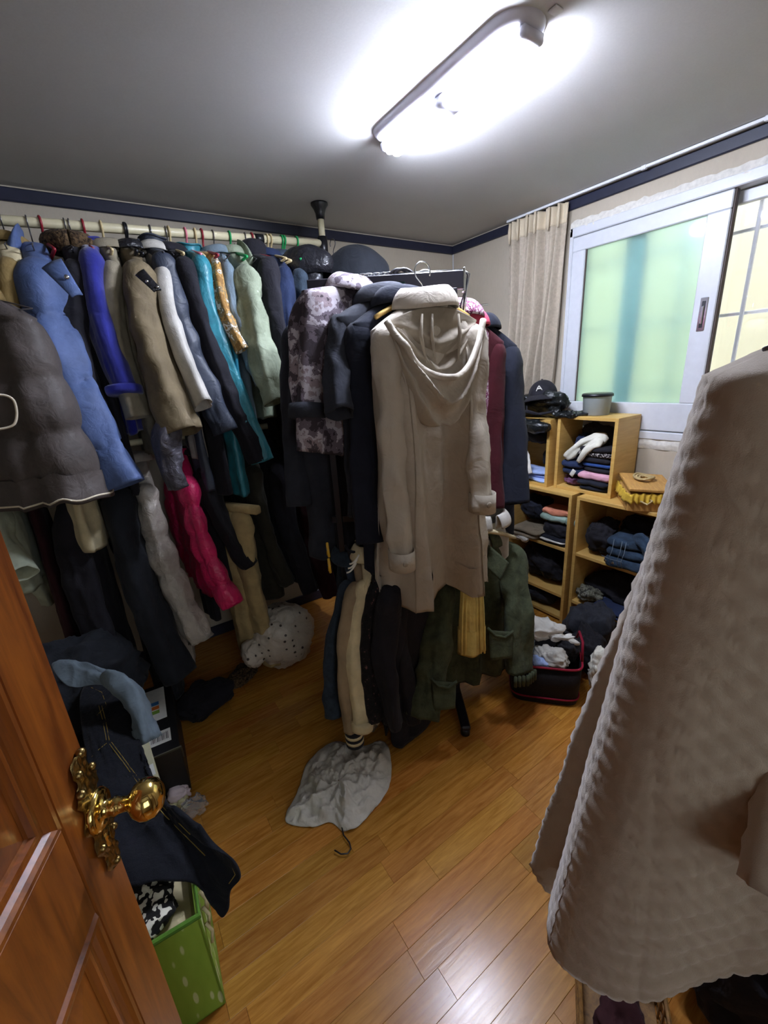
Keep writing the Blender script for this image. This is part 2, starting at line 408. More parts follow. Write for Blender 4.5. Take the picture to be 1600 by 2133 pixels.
# ------------------------------------------------------------------ ceiling lamp
LX, LYA, LYB = 1.118, .885, 1.565
la = thing('ceiling_light', 'bright white twin tube ceiling light in a grey rounded tray', 'ceiling light', (LX, (LYA+LYB)/2, ZC))
plain('lamp_tray_metal', 'd2d2de', rough=.4)
hl = (LYB-LYA)/2
def stadium(hw, hl, n=14):
    a = np.linspace(0, PI, n); pts = [(hw*math.cos(t), hl-hw+hw*math.sin(t)) for t in a] + [(-hw*math.cos(t), -(hl-hw)-hw*math.sin(t)) for t in a]
    return np.array(pts)
tr = MB(); R_ = []
for hw, z in ((.0, -.022), (.050, -.022), (.066, -.018), (.080, -.006), (.082, .0)):
    q = stadium(max(hw, .001), hl-.082+max(hw, .03)); R_.append(np.column_stack([q, np.full(len(q), z)]))
tr.grid(np.array(R_), wrap=True, flip=True); tr.build('tray', 'lamp_tray_metal', la)
for (a, b2) in ((.012-.325+.02, -.035), (.035, .315)):
    for dx in (-.012+.008, .026):
        n = 22; ys = np.linspace(a, b2, n); tt = np.linspace(-1, 1, n)
        rr = .019*np.clip(1-np.abs(tt)**14, .05, 1)
        MB().tube(np.column_stack([np.full(n, dx), ys, np.full(n, -.043)]), rr, 14).build('lamp_tube', 'lamp_glow', la)
MB().rbox((-.03, -.028, -.05), (.055, .028, -.02), .006).build('centre_holder', 'lamp_tray_metal', la)
for yy in (hl-.03, -hl+.03): MB().rbox((-.03, yy-.012, -.045), (.05, yy+.012, -.018), .006).build('end_holder', 'lamp_tray_metal', la)
MB().tube([(.075, -.05, -.02), (.082, -.05, -.035), (.083, .08, -.037), (.083, .085, -.02)], .003, 8).build('latch_wire', 'white_plastic', la)
for yy in (hl+.02, -hl-.02): MB().rbox((.02, yy-.012, -.006), (.05, yy+.012, 0), .002).build('mount_tab', 'white_plastic', la)

# ------------------------------------------------------------------ tension rail along the back wall
RY = 2.2
RP0, RP1 = np.array([-1.15, RY, 2.06]), np.array([1.165, RY, 2.135])
def railz(x): return RP0[2] + (x-RP0[0])/(RP1[0]-RP0[0])*(RP1[2]-RP0[2])
rl = thing('hanging_rail', 'cream metal tension rail with floor-to-ceiling pole along the back wall', 'clothes rail', (1.165, RY, 0))
off = np.array([1.165, RY, 0])
MB().tube([RP0-off, RP1-off], .0175, 14).build('rail', 'cream_metal', rl)
LZ = 1.27
MB().tube([np.array([-1.15, RY, LZ])-off, np.array([1.165, RY, LZ])-off], .015, 12).build('lower_rail', 'cream_metal', rl)
MB().tube([(0, 0, .03), (0, 0, 2.10)], .019, 14).build('pole', 'cream_metal', rl)
MB().tube([(0, 0, 2.14), (0, 0, 2.25)], .016, 14).build('pole_top', 'cream_metal', rl)
MB().tube([(0, 0, 2.06), (0, 0, 2.165)], .024, 14).build('corner_joint', 'black_plastic', rl)
MB().lathe([(.0, 2.31), (.042, 2.31), (.042, 2.302), (.03, 2.285), (.023, 2.265), (.021, 2.24), (.0, 2.24)], 20).build('ceiling_cup', 'black_plastic', rl)
MB().lathe([(.0, .05), (.024, .05), (.036, .012), (.038, .0), (.0, .0)], 20).build('floor_cup', 'black_plastic', rl)
MB().tube([np.array([-1.15, RY, 0])-off, np.array([-1.15, RY, 2.31])-off], .019, 12).build('pole', 'cream_metal', rl)
jp = aty(540, 505, RY); MB().tube([np.array([jp[0]-.02, RY, railz(jp[0]-.02)])-off, np.array([jp[0]+.02, RY, railz(jp[0]+.02)])-off], .021, 14).build('rail_coupler', 'black_plastic', rl)

# ------------------------------------------------------------------ free-standing black rack
E1 = np.array([-.839, .545, 0.])          # along the bar, away from the window side
E2 = np.array([.545, .839, 0.])           # away from the camera
KR = np.array([1.13, 1.21, 0.])           # near right post
RKL = .50
rk = thing('garment_rack', 'black free-standing garment rack with flat top bar in the middle of the room', 'garment rack', tuple(KR), math.atan2(E1[1], E1[0]))
MB().rbox((-.035, -.012, 1.755), (RKL, .012, 1.812), .003).build('top_bar', 'black_metal', rk, smooth=False)
MB().rbox((-.035, -.009, 0.93), (RKL, .009, .96), .003).build('lower_bar', 'black_metal', rk, smooth=False)
for xx in (0, RKL-.03): MB().rbox((xx-.013, -.013, .03), (xx+.013, .013, 1.76), .003).build('post', 'black_metal', rk, smooth=False)
for xx in (0, RKL-.03):
    MB().rbox((xx-.02, -.27, .03), (xx+.02, .22, .055), .006).build('foot_bar', 'black_metal', rk, smooth=False)
    for yy in (-.25, .2): MB().lathe([(.0, .035), (.016, .035), (.02, .02), (.02, .004), (.012, 0), (0, 0)], 14, mat4((xx, yy, 0))).build('caster', 'black_plastic', rk)
MB().rbox((-.041, -.014, 1.745), (-.033, .014, 1.82), .002).build('end_cap', 'chrome', rk, smooth=False)
MB().tube([(-.03, .0, 1.814), (.2, .0, 1.8145)], .003, 6).build('edge_wire', 'chrome', rk)

# ------------------------------------------------------------------ door
DA = math.radians(21.3)
DIR = np.array([math.sin(DA), math.cos(DA), 0]); NRM = np.array([math.cos(DA), -math.sin(DA), 0])
DP = np.array([-.11, .543, 0.])
# local frame: x along the door from the free edge toward the hinge (negative = s), y out of the face toward the camera side, z up
do = bpy.data.objects.new('door_1', None); COL.objects.link(do); struct(do)
Md = Matrix(((DIR[0], NRM[0], 0, DP[0]), (DIR[1], NRM[1], 0, DP[1]), (0, 0, 1, 0), (0, 0, 0, 1)))
Md = Matrix(((DIR[0], -NRM[0], 0, DP[0]), (DIR[1], -NRM[1], 0, DP[1]), (0, 0, 1, 0), (0, 0, 0, 1)))
do.matrix_world = Md            # local -y faces the camera
S0, S1 = -.775, .021
MB().box((S0, .012, .01), (S1, .028, 2.03)).build('core', 'door_wood', do, smooth=False)
ST = .075
for a, b2 in ((S1-ST, S1), (S0, S0+ST+.03)): MB().rbox((a, -.0, .01), (b2, .04, 2.03), .003).build('stile', 'door_wood', do, smooth=False)
for z0, z1 in ((.01, .16), (.905, 1.045), (1.93, 2.03)): MB().rbox((S0+ST+.03, .0, z0), (S1-ST, .04, z1), .002).build('door_rail', 'door_wood', do, smooth=False)
def raised(x0, x1, z0, z1, name):
    prof = [(0, .012), (0, .002), (.004, -.003), (.010, -.0035), (.014, .0), (.017, .005), (.021, .0055), (.024, .0035), (.028, .004), (.03, .009), (.033, .0105), (.075, .004), (.08, .002)]
    R_ = []
    for dd, yy in prof:
        R_.append([(x0+dd, yy, z0+dd), (x1-dd, yy, z0+dd), (x1-dd, yy, z1-dd), (x0+dd, yy, z1-dd)])
    n = 4; mb = MB(); P = np.array(R_)
    for k in range(4): mb.grid(np.stack([P[:, k], P[:, (k+1) % 4]], 1))
    e = P[-1]; mb.polys(e, [(0, 1, 2, 3)])
    return mb.build(name, 'door_wood', do, smooth=False)
raised(S0+ST+.03, S1-ST, 1.045, 1.93, 'upper_panel'); raised(S0+ST+.03, S1-ST, .16, .905, 'lower_panel')
plain('brass', 'e2c274', rough=.12, metal=1.0, var=.04); plain('old_brass', '8a7448', rough=.3, metal=1.0, var=.3, scale=120, bump=.5)
# ornate plate
def plate_w(t): return .024*(.35+.65*math.sin(PI*min(max(t, .0), 1))**.7) + .006*math.sin(t*PI*9)*(1-abs(2*t-1)*.5)
rows = []
for t in np.linspace(0, 1, 61):
    z = .905+.185*t; wdt = plate_w(t) if 0 < t < 1 else .003
    rows.append([(x_*wdt, -.0015-.004*math.sqrt(max(0, 1-x_*x_)) - .003*abs(math.sin(t*34+x_*5))*abs(math.cos(x_*7))*(1 if abs(t-.5) > .16 else .2), z) for x_ in np.linspace(-1, 1, 17)])
pl = MB().grid(np.array(rows)); pl.build('escutcheon', 'old_brass', do)
for x_, z_, r_ in ((-.018, 1.048, .006), (.006, 1.087, .006), (.016, 1.055, .005), (-.016, .955, .005), (.016, .95, .005), (0, .91, .005), (-.01, 1.07, .005)):
    MB().lathe([(r_*math.sin(a), r_*math.cos(a)) for a in np.linspace(0, PI, 8)], 10, mat4((x_, -.006, z_))).build('scroll_bead', 'old_brass', do)
kn = MB().lathe([(0, 0), (.026, 0), (.027, .003), (.024, .007), (.021, .008), (.011, .010), (.010, .018), (.012, .022), (.0095, .026), (.009, .036), (.013, .040), (.020, .045), (.0245, .053), (.025, .060), (.022, .069), (.014, .076), (0, .078)], 32, mat4((0, -.004, 1.0), 0, PI/2))
ko = kn.build('knob', 'brass', do)
MB().rbox((-.009, -.007, .938), (.009, -.004, .965), .003).build('keyhole_cover', 'brass', do)
MB().rbox((S1-.001, .008, .93), (S1+.002, .032, 1.07), .001).build('latch_plate', 'brass', do, smooth=False)
plain('frame_wood', '5a2410', rough=.4)
fr = MB(); fr.rbox((-.46, YF-.11, 0), (-.42, YF+.012, 2.09), .003); fr.rbox((.47, YF-.11, 0), (.51, YF+.012, 2.09), .003); fr.rbox((-.46, YF-.11, 2.05), (.51, YF+.012, 2.09), .003)
struct(fr.build('trim_6', 'frame_wood', smooth=False))

# ------------------------------------------------------------------ garment builder
def body_grid(p):
    """closed ring surface of a hanging garment body, local frame: x shoulders, y back(+)/front(-), z up, 0 at the neck"""
    sw, drop, L, hw, bd = p['sw'], p['drop'], p['L'], p['hw'], p['bd']
    nt = p.get('nt', 84); ns = 12; nv = max(24, int((L-drop)/p.get('dv', .013))); sd = p['seed']
    th = np.linspace(0, 2*PI, nt, endpoint=False); ct, st = np.cos(th), np.sin(th)
    rd_ = p.get('round', 0); cx = np.sign(ct)*np.abs(ct)**(.62+.38*rd_); cy = np.sign(st)*np.abs(st)**(.8+.2*rd_)
    rows = []; nk = p.get('neck', .065)
    for t in np.linspace(0, 1, ns, endpoint=False):
        a = nk + (sw-nk)*t; z = -drop*(t**1.25); bb = .038+(bd*.85-.038)*t
        rows.append(np.stack([a*cx, bb*cy, np.full(nt, z)], -1))
    S = np.linspace(0, 1, nv)
    mid = p.get('waist', 0.0)
    for s in S:
        a = sw + (hw-sw)*s**p.get('flare', 1.0) - mid*math.exp(-((s-.42)/.18)**2)
        bb = bd*(.85+.15*min(1, s*4)) * (1+p.get('bflare', .1)*s)
        z = -drop-(L-drop)*s
        if p.get('puff'):
            sg = p['puff']; q = abs(math.sin(PI*((L-drop)*s/sg)))**.55; bb += p.get('pamp', .014)*(q-.6); a += p.get('pamp', .014)*.7*(q-.6)
        rows.append(np.stack([a*cx, bb*cy, np.full(nt, z)], -1))
    P = np.array(rows); sv = np.concatenate([np.zeros(ns), S])[:, None]
    g = np.random.RandomState(sd)
    A = p.get('fold', .012)*(.15+.85*sv**.8)
    X = P[..., 0]; Zq = P[..., 2]; side = np.where(st >= 0, 1.0, 0.0)[None, :]
    fo = 0
    for k in range(5):
        kx = g.uniform(16, 75); sl = g.uniform(-3, 3); ph1, ph2 = g.uniform(0, 6.28, 2)
        cusp = lambda q: (1-2*np.abs(np.sin(q*.5))**.75) if k % 2 else np.sin(q)
        fo = fo + (cusp(kx*X+sl*Zq+ph1)*side + cusp(kx*1.1*X-sl*Zq+ph2)*(1-side))*g.uniform(.5, 1)
    fo = fo/2.2
    edge = np.abs(st)[None, :]**.5
    P[..., 1] += A*fo*(.35+.65*edge)*np.sign(st)[None, :]**0
    wv = waves(P*np.array([1, 1, .7]), sd+5, p.get('wf', 7.0)); rd = ridges(P*np.array([1, 1, .6]), sd+9, p.get('rf', 9.0))
    wamp = p.get('wamp', .004)
    nx = np.stack([cx*.5, np.sign(cy)*np.abs(cy)**.6], -1)
    dsp = wamp*(wv*.6+rd*1.4)*np.minimum(1, .3+sv*3)
    P[..., 0] += nx[None, :, 0]*dsp; P[..., 1] += nx[None, :, 1]*dsp
    P[..., 1] += p.get('sway', 0)*sv**1.5; P[..., 0] += p.get('swayx', 0)*sv**1.5
    P[..., 2] += (.006*waves(P*[3, 3, 0], sd+2, 3.)*sv)
    if p.get('hemtilt'): P[..., 2] += p['hemtilt']*(X/sw)*sv
    if p.get('quilt'):
        q = p['quilt']; xx = P[..., 0]+.4*P[..., 1]; zz = P[..., 2]
        hq = np.abs(np.sin(PI*(xx/q+zz/(q*1.3)))*np.sin(PI*(xx/q-zz/(q*1.3))))**.55
        P[..., 1] += np.sign(st)[None, :]*p.get('qamp', .006)*hq*edge; P[..., 0] += np.sign(ct)[None, :]*(1-edge)*p.get('qamp', .006)*hq
    return P

def body_hem_in(P):
    """turn the hem inwards a little so the edge has thickness"""
    e = P[-1].copy(); c = e.mean(0); r1 = c+(e-c)*.975; r1[:, 2] = e[:, 2]+.004; r2 = c+(e-c)*.95; r2[:, 2] = e[:, 2]+.10
    return np.concatenate([P, r1[None], r2[None]])

def sleeve_grid(p0, p1, r0, r1, seed, puff=0, pamp=.012, wamp=.004, bend=.03, bdir=(0, -1, 0), flat=.8, rf=11., cuff=0, nt=32, gather=0, quilt=0, qamp=.006):
    p0, p1 = np.array(p0, float), np.array(p1, float); Ln = np.linalg.norm(p1-p0)
    n = max(20, int(Ln/.011)); t = np.linspace(0, 1, n)
    ctr = p0[None]+(p1-p0)[None]*t[:, None] + np.array(bdir)[None]*(bend*np.sin(PI*t**.9))[:, None]
    # shoulder rounding: start going outwards
    cap = np.sqrt(np.clip(1-(1-np.minimum(1, t*Ln/(r0*1.15)))**2, 0, 1)); cap[0] = .06
    r = (r0+(r1-r0)*t**.8)*cap
    if cuff: r = r*(1-.28*sm(1-cuff/Ln*1.15, 1-cuff/Ln, t)); 
    if gather: r = r*(1+.0*t)
    T = np.gradient(ctr, axis=0); T /= np.linalg.norm(T, axis=1)[:, None]
    th = np.linspace(0, 2*PI, nt, endpoint=False); R_ = []
    N = np.array([0, 1., 0])
    for i in range(n):
        N = N-(N@T[i])*T[i]; N /= np.linalg.norm(N); B = np.cross(T[i], N)
        R_.append(ctr[i]+r[i]*(flat*np.cos(th)[:, None]*N+np.sin(th)[:, None]*B))
    P = np.array(R_); nrm = P-ctr[:, None]; ln = np.linalg.norm(nrm, axis=2, keepdims=True)+1e-9; nrm = nrm/ln
    tt = t[:, None]
    g = np.random.RandomState(seed); f1, f2, f3 = g.uniform(0, 6.28, 3); k1, k2 = g.uniform(-2.5, 2.5, 2)
    rr = r[:, None]
    # lengthwise drape creases, sharp on one side
    lw = 1.5*.10*np.cos(2*th[None]+k1*tt+f1)+1.5*.07*(1-2*np.abs(np.sin(1.5*th[None]+k2*tt+f2))**.7)+1.6*.04*(1-2*np.abs(np.sin(2.5*th[None]-k1*tt*1.4+f3))**.7)
    dsp = rr*lw*sm(.02, .3, tt)
    # slanting pull folds
    ring = (1-2*np.abs(np.sin(tt*Ln*g.uniform(22, 34)+1.3*np.sin(th[None]+f1)+f2))**.6)*np.maximum(0, np.sin(th[None]*1+f3+tt*4))
    dsp = dsp+wamp*(ring*.5+ridges(P*np.array([1, 1, .5]), seed+3, rf)*1.5+.5*waves(P, seed+1, 6.))*sm(0, .08, tt)
    if puff:
        ph = (seed % 7)/7; arg = tt*Ln/puff+ph+.05*np.sin(2*th[None]+f1)
        q = np.abs(np.sin(PI*arg)); dsp = dsp+pamp*(q**.45-.75)*sm(0, .1, tt)
        near_seam = np.exp(-(q/.35)**2)
        dsp = dsp+pamp*.32*near_seam*np.cos(13*th[None]+3*np.floor(arg)+f2)*sm(0, .1, tt)
    if quilt:
        xx = th[None]*r0*1.0+0*tt; zz = tt*Ln
        k_ = max(2, round(2*PI*r0/quilt)); a_ = th[None]*k_/2
        dsp = dsp+qamp*np.abs(np.sin(a_+PI*zz/(quilt*1.3))*np.sin(a_-PI*zz/(quilt*1.3)))**.55
    P = P+nrm*dsp[..., None]
    e = P[-1]; c = e.mean(0); i1 = c+(e-c)*.93; i2 = c+(e-c)*.85-T[-1]*.05
    return np.concatenate([P, i1[None], i2[None]])

def collar_grid(nk, h, seed, spread=1.25, y0=.0, open_=.25):
    th = np.linspace(-PI*.5+open_, PI*1.5-open_, 40); rows = []
    for t in np.linspace(0, 1, 8):
        sp = 1+(spread-1)*t*t; zz = -.012+h*(math.sin(t*PI*.62)); 
        rows.append(np.stack([nk*1.02*sp*np.cos(th), (.045*sp)*np.sin(th)+y0+.0*t, np.full_like(th, zz)+.004*np.sin(th*3+seed)], -1))
    return np.array(rows)
def fold_collar(nk, h, seed, open_=.2):
    th = np.linspace(-PI*.5+open_, PI*1.5-open_, 44); rows = []
    for t in np.linspace(0, 1, 12):
        if t < .4: q = t/.4; r_ = 1+.05*q; zz = -.015+(h*.75+.015)*q
        else: q = (t-.4)/.6; r_ = 1.05+.5*math.sin(q*PI*.5); zz = h*.75-(h*.95)*q**1.3
        rows.append(np.stack([nk*r_*np.cos(th), (.046*r_)*np.sin(th), zz+.004*np.sin(th*2+seed)], -1))
    return np.array(rows)
def hood_grid(w, ln, dp, seed, side=1):
    """hood hanging down the back: a drooping bag"""
    U, V = np.meshgrid(np.linspace(0, 2*PI, 48, endpoint=False), np.linspace(0.02, 1, 26))
    prof = np.sin(PI*V**.8)**.6
    X = w*prof*np.cos(U); Y = side*(dp*(.35+.65*V)*prof*(.55+.45*np.sin(U))+.02); Z = .045-ln*V+.02*np.cos(U)**2
    P = np.stack([X, Y, Z], -1); P += (np.stack([np.cos(U), side*np.sin(U), 0*U], -1))*(.006*ridges(P, seed, 9.)+.004*waves(P, seed, 8.))[..., None]
    return P

GN = 0
def hanger(p, rz, label, mat='chrome', style='wire', arm=.2, drop=.055, stem=.05, hr=.021, hookmat=None, roll=0, arms=True, group=None):
    """p = centre of the bar the hook rests over; hook loop in the x-z plane rotated by rz (hanger plane)"""
    h = thing('clothes_hanger', label, 'hanger', tuple(p), rz, group)
    a = np.linspace(math.radians(-30), math.radians(200), 18)
    pts = [(hr*math.cos(q)*-1, 0, hr*math.sin(q)) for q in a][::-1]
    # end of arc near the centre line, then stem down
    pts = [(hr*math.cos(q), 0, hr*math.sin(q)) for q in np.linspace(math.radians(205), math.radians(-35), 18)]
    pts += [(.004, 0, -hr*1.25), (0, 0, -hr-.015), (0, 0, -hr-stem)]
    # the loop lies in the hanger plane: local x is the shoulder direction
    MB().tube(pts, .0022 if style != 'plastic' else .0045, 7).build('hook', hookmat or mat, h)
    z0 = -hr-stem
    if arms:
        if style == 'wood':
            n = 17; xs = np.linspace(-arm, arm, n); zs = z0+.005-drop*(np.abs(xs)/arm)**1.4
            MB().tube(np.column_stack([xs, -.0*xs, zs]), .014*(1-.35*np.abs(xs)/arm), 8, flat=.7).build('shoulder_bar', mat, h)
        else:
            n = 13; xs = np.linspace(-arm, arm, n); zs = z0+.004-drop*(np.abs(xs)/arm)**1.15
            r_ = .0022 if style == 'wire' else .006
            MB().tube(np.column_stack([xs, 0*xs, zs]), r_, 6).build('shoulder_bar', mat, h)
            MB().tube([(-arm, 0, zs[0]), (arm, 0, zs[-1])], r_, 6).build('bottom_bar', mat, h)
    return h

def garment(name, label, cat, N, rz, mat, sw=.21, drop=.055, L=.75, hw=.25, bd=.045, seed=1, sl=.58, near=None, far=None, sr=(.068, .05), sleeves=(1, -1), smat=None,
            collar='fold', ch=.05, cmat=None, hood=None, puff=0, spuff=None, buttons=0, placket=None, cuffs=None, pocket=None, zipm=None, hem=None, tilt=0.0, group=None, cuffband=None, sflat=.8, sbend=.03, scuff=0, pipe=None, quilt=0, qamp=.006, swamp=None, spamp=None, srf=11., tip=0.0, sbdir=(0, -1, 0), sy0=0.0, sx0=0.0, **kw):
    global GN; GN += 1
    root = thing(name, label, cat, tuple(N), rz, group, ry=tilt, rx=tip)
    inv = np.array(root.matrix_world.inverted())
    p = dict(sw=sw, drop=drop, L=L, hw=hw, bd=bd, seed=seed, puff=puff, quilt=quilt, qamp=qamp, **kw)
    B = body_grid(p); MB().grid(body_hem_in(B), wrap=True).build('body', mat, root)
    smat = smat or mat
    for sg in sleeves:
        p0 = np.array([sg*(sw-.035-sx0), sy0, -drop+.012]); 
        tgt = near if sg > 0 else far
        p1 = xf(np.array([tgt]), inv)[0] if tgt is not None else np.array([sg*(sw+.05), -.01, -drop-sl])
        G = sleeve_grid(p0, p1, sr[0], sr[1], seed*3+sg, puff=spuff if spuff is not None else puff, wamp=swamp or kw.get('wamp', .004), flat=sflat, bend=sbend, cuff=scuff, quilt=quilt, qamp=qamp, pamp=spamp or kw.get('pamp', .012), rf=srf, bdir=sbdir)
        so = MB().grid(G, wrap=True).build('sleeve', smat, root)
        if cuffs:
            T = (p1-p0)/np.linalg.norm(p1-p0); cl = cuffs[1]; rr = sr[1]*(cuffs[2] if len(cuffs) > 2 else 1.04)
            q = [p1-T*cl*.02, p1+T*cl*.3, p1+T*cl*.7, p1+T*cl]
            cb = MB().tube(q, [rr, rr*1.02, rr, rr*.96], 20, flat=1/sflat*.8 if False else 1.0).build('cuff', cuffs[0], so)
    nk = kw.get('neck', .065); cm = cmat or mat
    if collar == 'stand': MB().grid(collar_grid(nk, ch, seed)).build('collar', cm, root, solid=.005)
    elif collar == 'fold': MB().grid(fold_collar(nk, ch, seed)).build('collar', cm, root, solid=.004)
    elif collar == 'fur':
        th = np.linspace(0, 2*PI, 30); pts = np.column_stack([nk*1.15*np.cos(th), .06*np.sin(th), .01+0*th])
        MB().tube(pts, .035, 14).build('fur_collar', cm, root)
    if hood: MB().grid(hood_grid(hood[0], hood[1], hood[2], seed, hood[3] if len(hood) > 3 else 1), wrap=True).build('hood', hood[4] if len(hood) > 4 else mat, root)
    # centre-front strip, following the front surface
    nth = B.shape[1]; fi = int(nth*.75)
    front = B[6:, fi] + np.array([0, -.003, 0])
    if placket: MB().tube(front[::2], .004, 6, flat=.5).build('placket', placket, root)
    if zipm: MB().tube(front[::2]+[0, -.001, 0], .0035, 6).build('zip', zipm, root)
    if buttons:
        for q in np.linspace(.12, .85, buttons):
            c = front[int(q*(len(front)-1))]
            MB().lathe([(0, .004), (.007, .004), (.009, .002), (.009, 0), (0, 0)], 12, mat4(tuple(c), 0, PI/2)).build('button', kw.get('bmat', 'chrome'), root)
    if hem:
        Q = np.concatenate([B[-int(hem[1]/.013)-1:]]); c = Q.mean(1, keepdims=True); Q2 = c+(Q-c)*1.02; Q2[..., 2] = Q[..., 2]
        MB().grid(body_hem_in(Q2), wrap=True).build('hem_band', hem[0], root)
    if pipe:
        e = B[-2]; MB().tube(np.concatenate([e, e[:1]]), .0035, 6, caps=False).build('piping', pipe, root)
    return root

# cloth kinds
fabric('c_brown_puffer', '4a423e', rough=.6, wr=.22, spec=.4, wrs=22); fabric('c_piping', 'd8ccb4', wr=.1)
fabric('c_tan', '8a7448', wr=.3); fabric('c_black', '222127', wr=.4, spec=.2); fabric('c_black_knit', '1d1c21', wr=.3, weave=220, wb=.5)
fabric('c_blue_puffer', '4c5e88', rough=.65, wr=.22, wrs=24, spec=.35); fabric('c_royal', '24287e', wr=.25, sheen=.3)
fabric('c_fur_brown', '3a2a1e', rough=1, var=.6, pscale=90, weave=260, wb=1.0, wr=.8, cols=['1f1611', '6a553c'])
fabric('c_beige_wool', '8f8672', weave=260, wb=.4, wr=.2); fabric('c_khaki', '6d6048', wr=.4, rough=.75)
fabric('c_leather', '1b1b20', rough=.38, wr=.5, wrs=30, spec=.5, sheen=0); fabric('c_slate', '343a48', rough=.5, wr=.4, spec=.4, sheen=0)
fabric('c_grey_puffer', '4b4850', rough=.45, wr=.6, wrs=26, spec=.45); fabric('c_lightgrey', 'b9b5ad', wr=.2, weave=300, wb=.4)
fabric('c_teal', '2f7d8c', rough=.4, wr=.5, spec=.5, var=.25); fabric('c_cyan', '3f9fbf', rough=.5, wr=.3)
fabric('c_darkgreen', '20403c', rough=.6, wr=.4)
fabric('c_gold', 'a5804a', rough=.6, cols=['8a6634', 'b98f50', '8f7a58', 'e8e2d8', 'a4783c'], pscale=26, wr=.3)
fabric('c_greyblue', '6f7f8a', wr=.3, weave=250, wb=.5); fabric('c_sage', '87907a', rough=.7, wr=.45, wrs=18)
fabric('c_navy', '1b1e2a', wr=.4); fabric('c_navyblue', '222d4a', wr=.4); fabric('c_denim', '2f3a46', wr=.35, weave=420, wb=.4, var=.3, pscale=40)
fabric('c_charcoal', '2e3038', wr=.4); fabric('c_cream', 'c9bb96', weave=260, wb=.3, wr=.2); fabric('c_mint', 'bcc4ac', wr=.2)
fabric('c_maroon', '3b1d22', wr=.3); fabric('c_darkslate', '1e2127', wr=.35)
fabric('c_silver_puffer', 'a49c92', rough=.5, wr=.55, wrs=24, spec=.4); fabric('c_taupe', '7d7260', wr=.4)
fabric('c_pink', 'd01c5c', rough=.42, wr=.55, wrs=26, spec=.5); fabric('c_beige', 'b09a6c', wr=.35)
fabric('c_olive_dark', '2c2a22', wr=.4); fabric('c_wine', '420f19', wr=.3)
fabric('c_trench', 'bdb3a4', rough=.6, wr=.35, wrs=20, spec=.35, var=.06); fabric('c_trench_in', 'a09585', rough=.7, wr=.3)
fabric('c_camo', '8f8692', rough=.8, cols=['3c343a', '6a5f68', 'b5adb4', '8f8084', '4c4248'], pscale=13, detail=5.0, wr=.35)
fabric('c_green_cord', '444a36', rough=.85, var=.35, pscale=30, weave=300, wb=.5, wr=.4); fabric('c_yellow', 'f2dc8a', rough=.8, wr=.4, wrs=20, trans=0)
fabric('c_khaki_light', '9a866a', wr=.3); fabric('c_cream_silk', 'd8c8a0', rough=.55, wr=.3); fabric('c_black_check', '1a181b', cols=['141316', '1c191c', '6a4a48'], pscale=60, wr=.3)
fabric('c_white', 'd6d3cc', wr=.4, wrs=20); fabric('c_greywhite', 'cac5bb', wr=.5, wrs=18, var=.1); fabric('c_striped_knit', 'e8e4da', wr=.1)
fabric('c_floral', '8c4a68', cols=['d8c8d0', '7c3a5c', 'b88aa4', 'e8dce0'], pscale=70, wr=.2); fabric('c_hotpink', 'e0506e', wr=.3)
fabric('c_beige_quilt', 'b0a28e', rough=.85, wr=.15, var=.05, weave=900, wb=.25, sheen=.5)
plain('yellow_plastic', 'd2a32a', rough=.4); plain('green_plastic', '1f9a55', rough=.4); plain('red_plastic', '8e1f2c', rough=.4); plain('pink_plastic', 'd97a8c', rough=.4); plain('beige_plastic', 'cdb98a', rough=.5)
plain('hanger_wood', 'd8b266', rough=.45); plain('pearl', 'e8e8ec', rough=.2); plain('grey_wire', '6e6c70', rough=.3, metal=.8)

# ------------------------------------------------------------------ garments on the back rail
SY, EY = 1.99, 1.93
def RG(name, label, cat, S, E, mat, hang='metal', hcol='grey_wire', lower=False, rail=True, dx=0.0, rz=-PI/2, hx=None, ey=None, **kw):
    s3 = aty(S[0], S[1], SY if not lower else 1.97); e3 = aty(E[0], E[1], ey or (EY if not lower else 1.91))
    x = s3[0]+dx; zr = (railz(x) if not lower else LZ); zn = zr-.075
    drop = float(np.clip(zn-s3[2], .05, .09))
    kw.setdefault('swamp', .0065); kw.setdefault('neck', .05); kw.setdefault('ch', .038)
    g = garment(name, label, cat, (x, RY, zn), rz, mat, drop=drop, near=e3, **kw)
    if hang:
        hanger((x, RY, zr), rz, ('%s hanger holding the %s' % (hang, kw.get('short') or ' '.join(label.split()[:3]))), mat=hcol, style='plastic' if 'plastic' in hang else 'wire', group='hangers on the back rail')
    return g
_og = garment
def garment(*a, short=None, **kw): return _og(*a, **kw)

# leftmost brown puffer, turned to face the room
g = garment('puffer_jacket', 'dark brown padded jacket with cream piping at the far left of the rail', 'jacket', (-.235, 1.93, 1.80), math.radians(-38), 'c_brown_puffer', sw=.2, drop=.08, L=.66, hw=.27, bd=.085, seed=4, puff=.17, pamp=.024, wamp=.005, sleeves=(-1,), collar='fold', ch=.07, cmat='c_tan', pipe='c_piping', fold=.016, bflare=.35)
pk = MB(); c0 = aty(8, 868, 1.66); 
pts = [aty(x_, y_, 1.69) for x_, y_ in ((-30, 822), (10, 822), (30, 832), (36, 860), (32, 885), (10, 893), (-30, 896))]
inv = np.array(g.matrix_world.inverted()); _q = np.array(pts); _q = np.array([(_q[i]*(1-t)**2+2*t*(1-t)*_q[i+1]+t*t*_q[i+2]) if False else _q[i]*(1-t)+_q[i+1]*t for i in range(len(_q)-1) for t in (0, .25, .5, .75)]); _q[1:-1] = (_q[:-2]+_q[1:-1]+_q[2:])/3; _q[1:-1] = (_q[:-2]+_q[1:-1]+_q[2:])/3; MB().tube(xf(_q, inv), .0035, 6).build('pocket_piping', 'c_piping', g)
hanger((-.235, 1.93+.0, 1.875), math.radians(-38), 'wire hanger inside the dark brown padded jacket', mat='grey_wire')

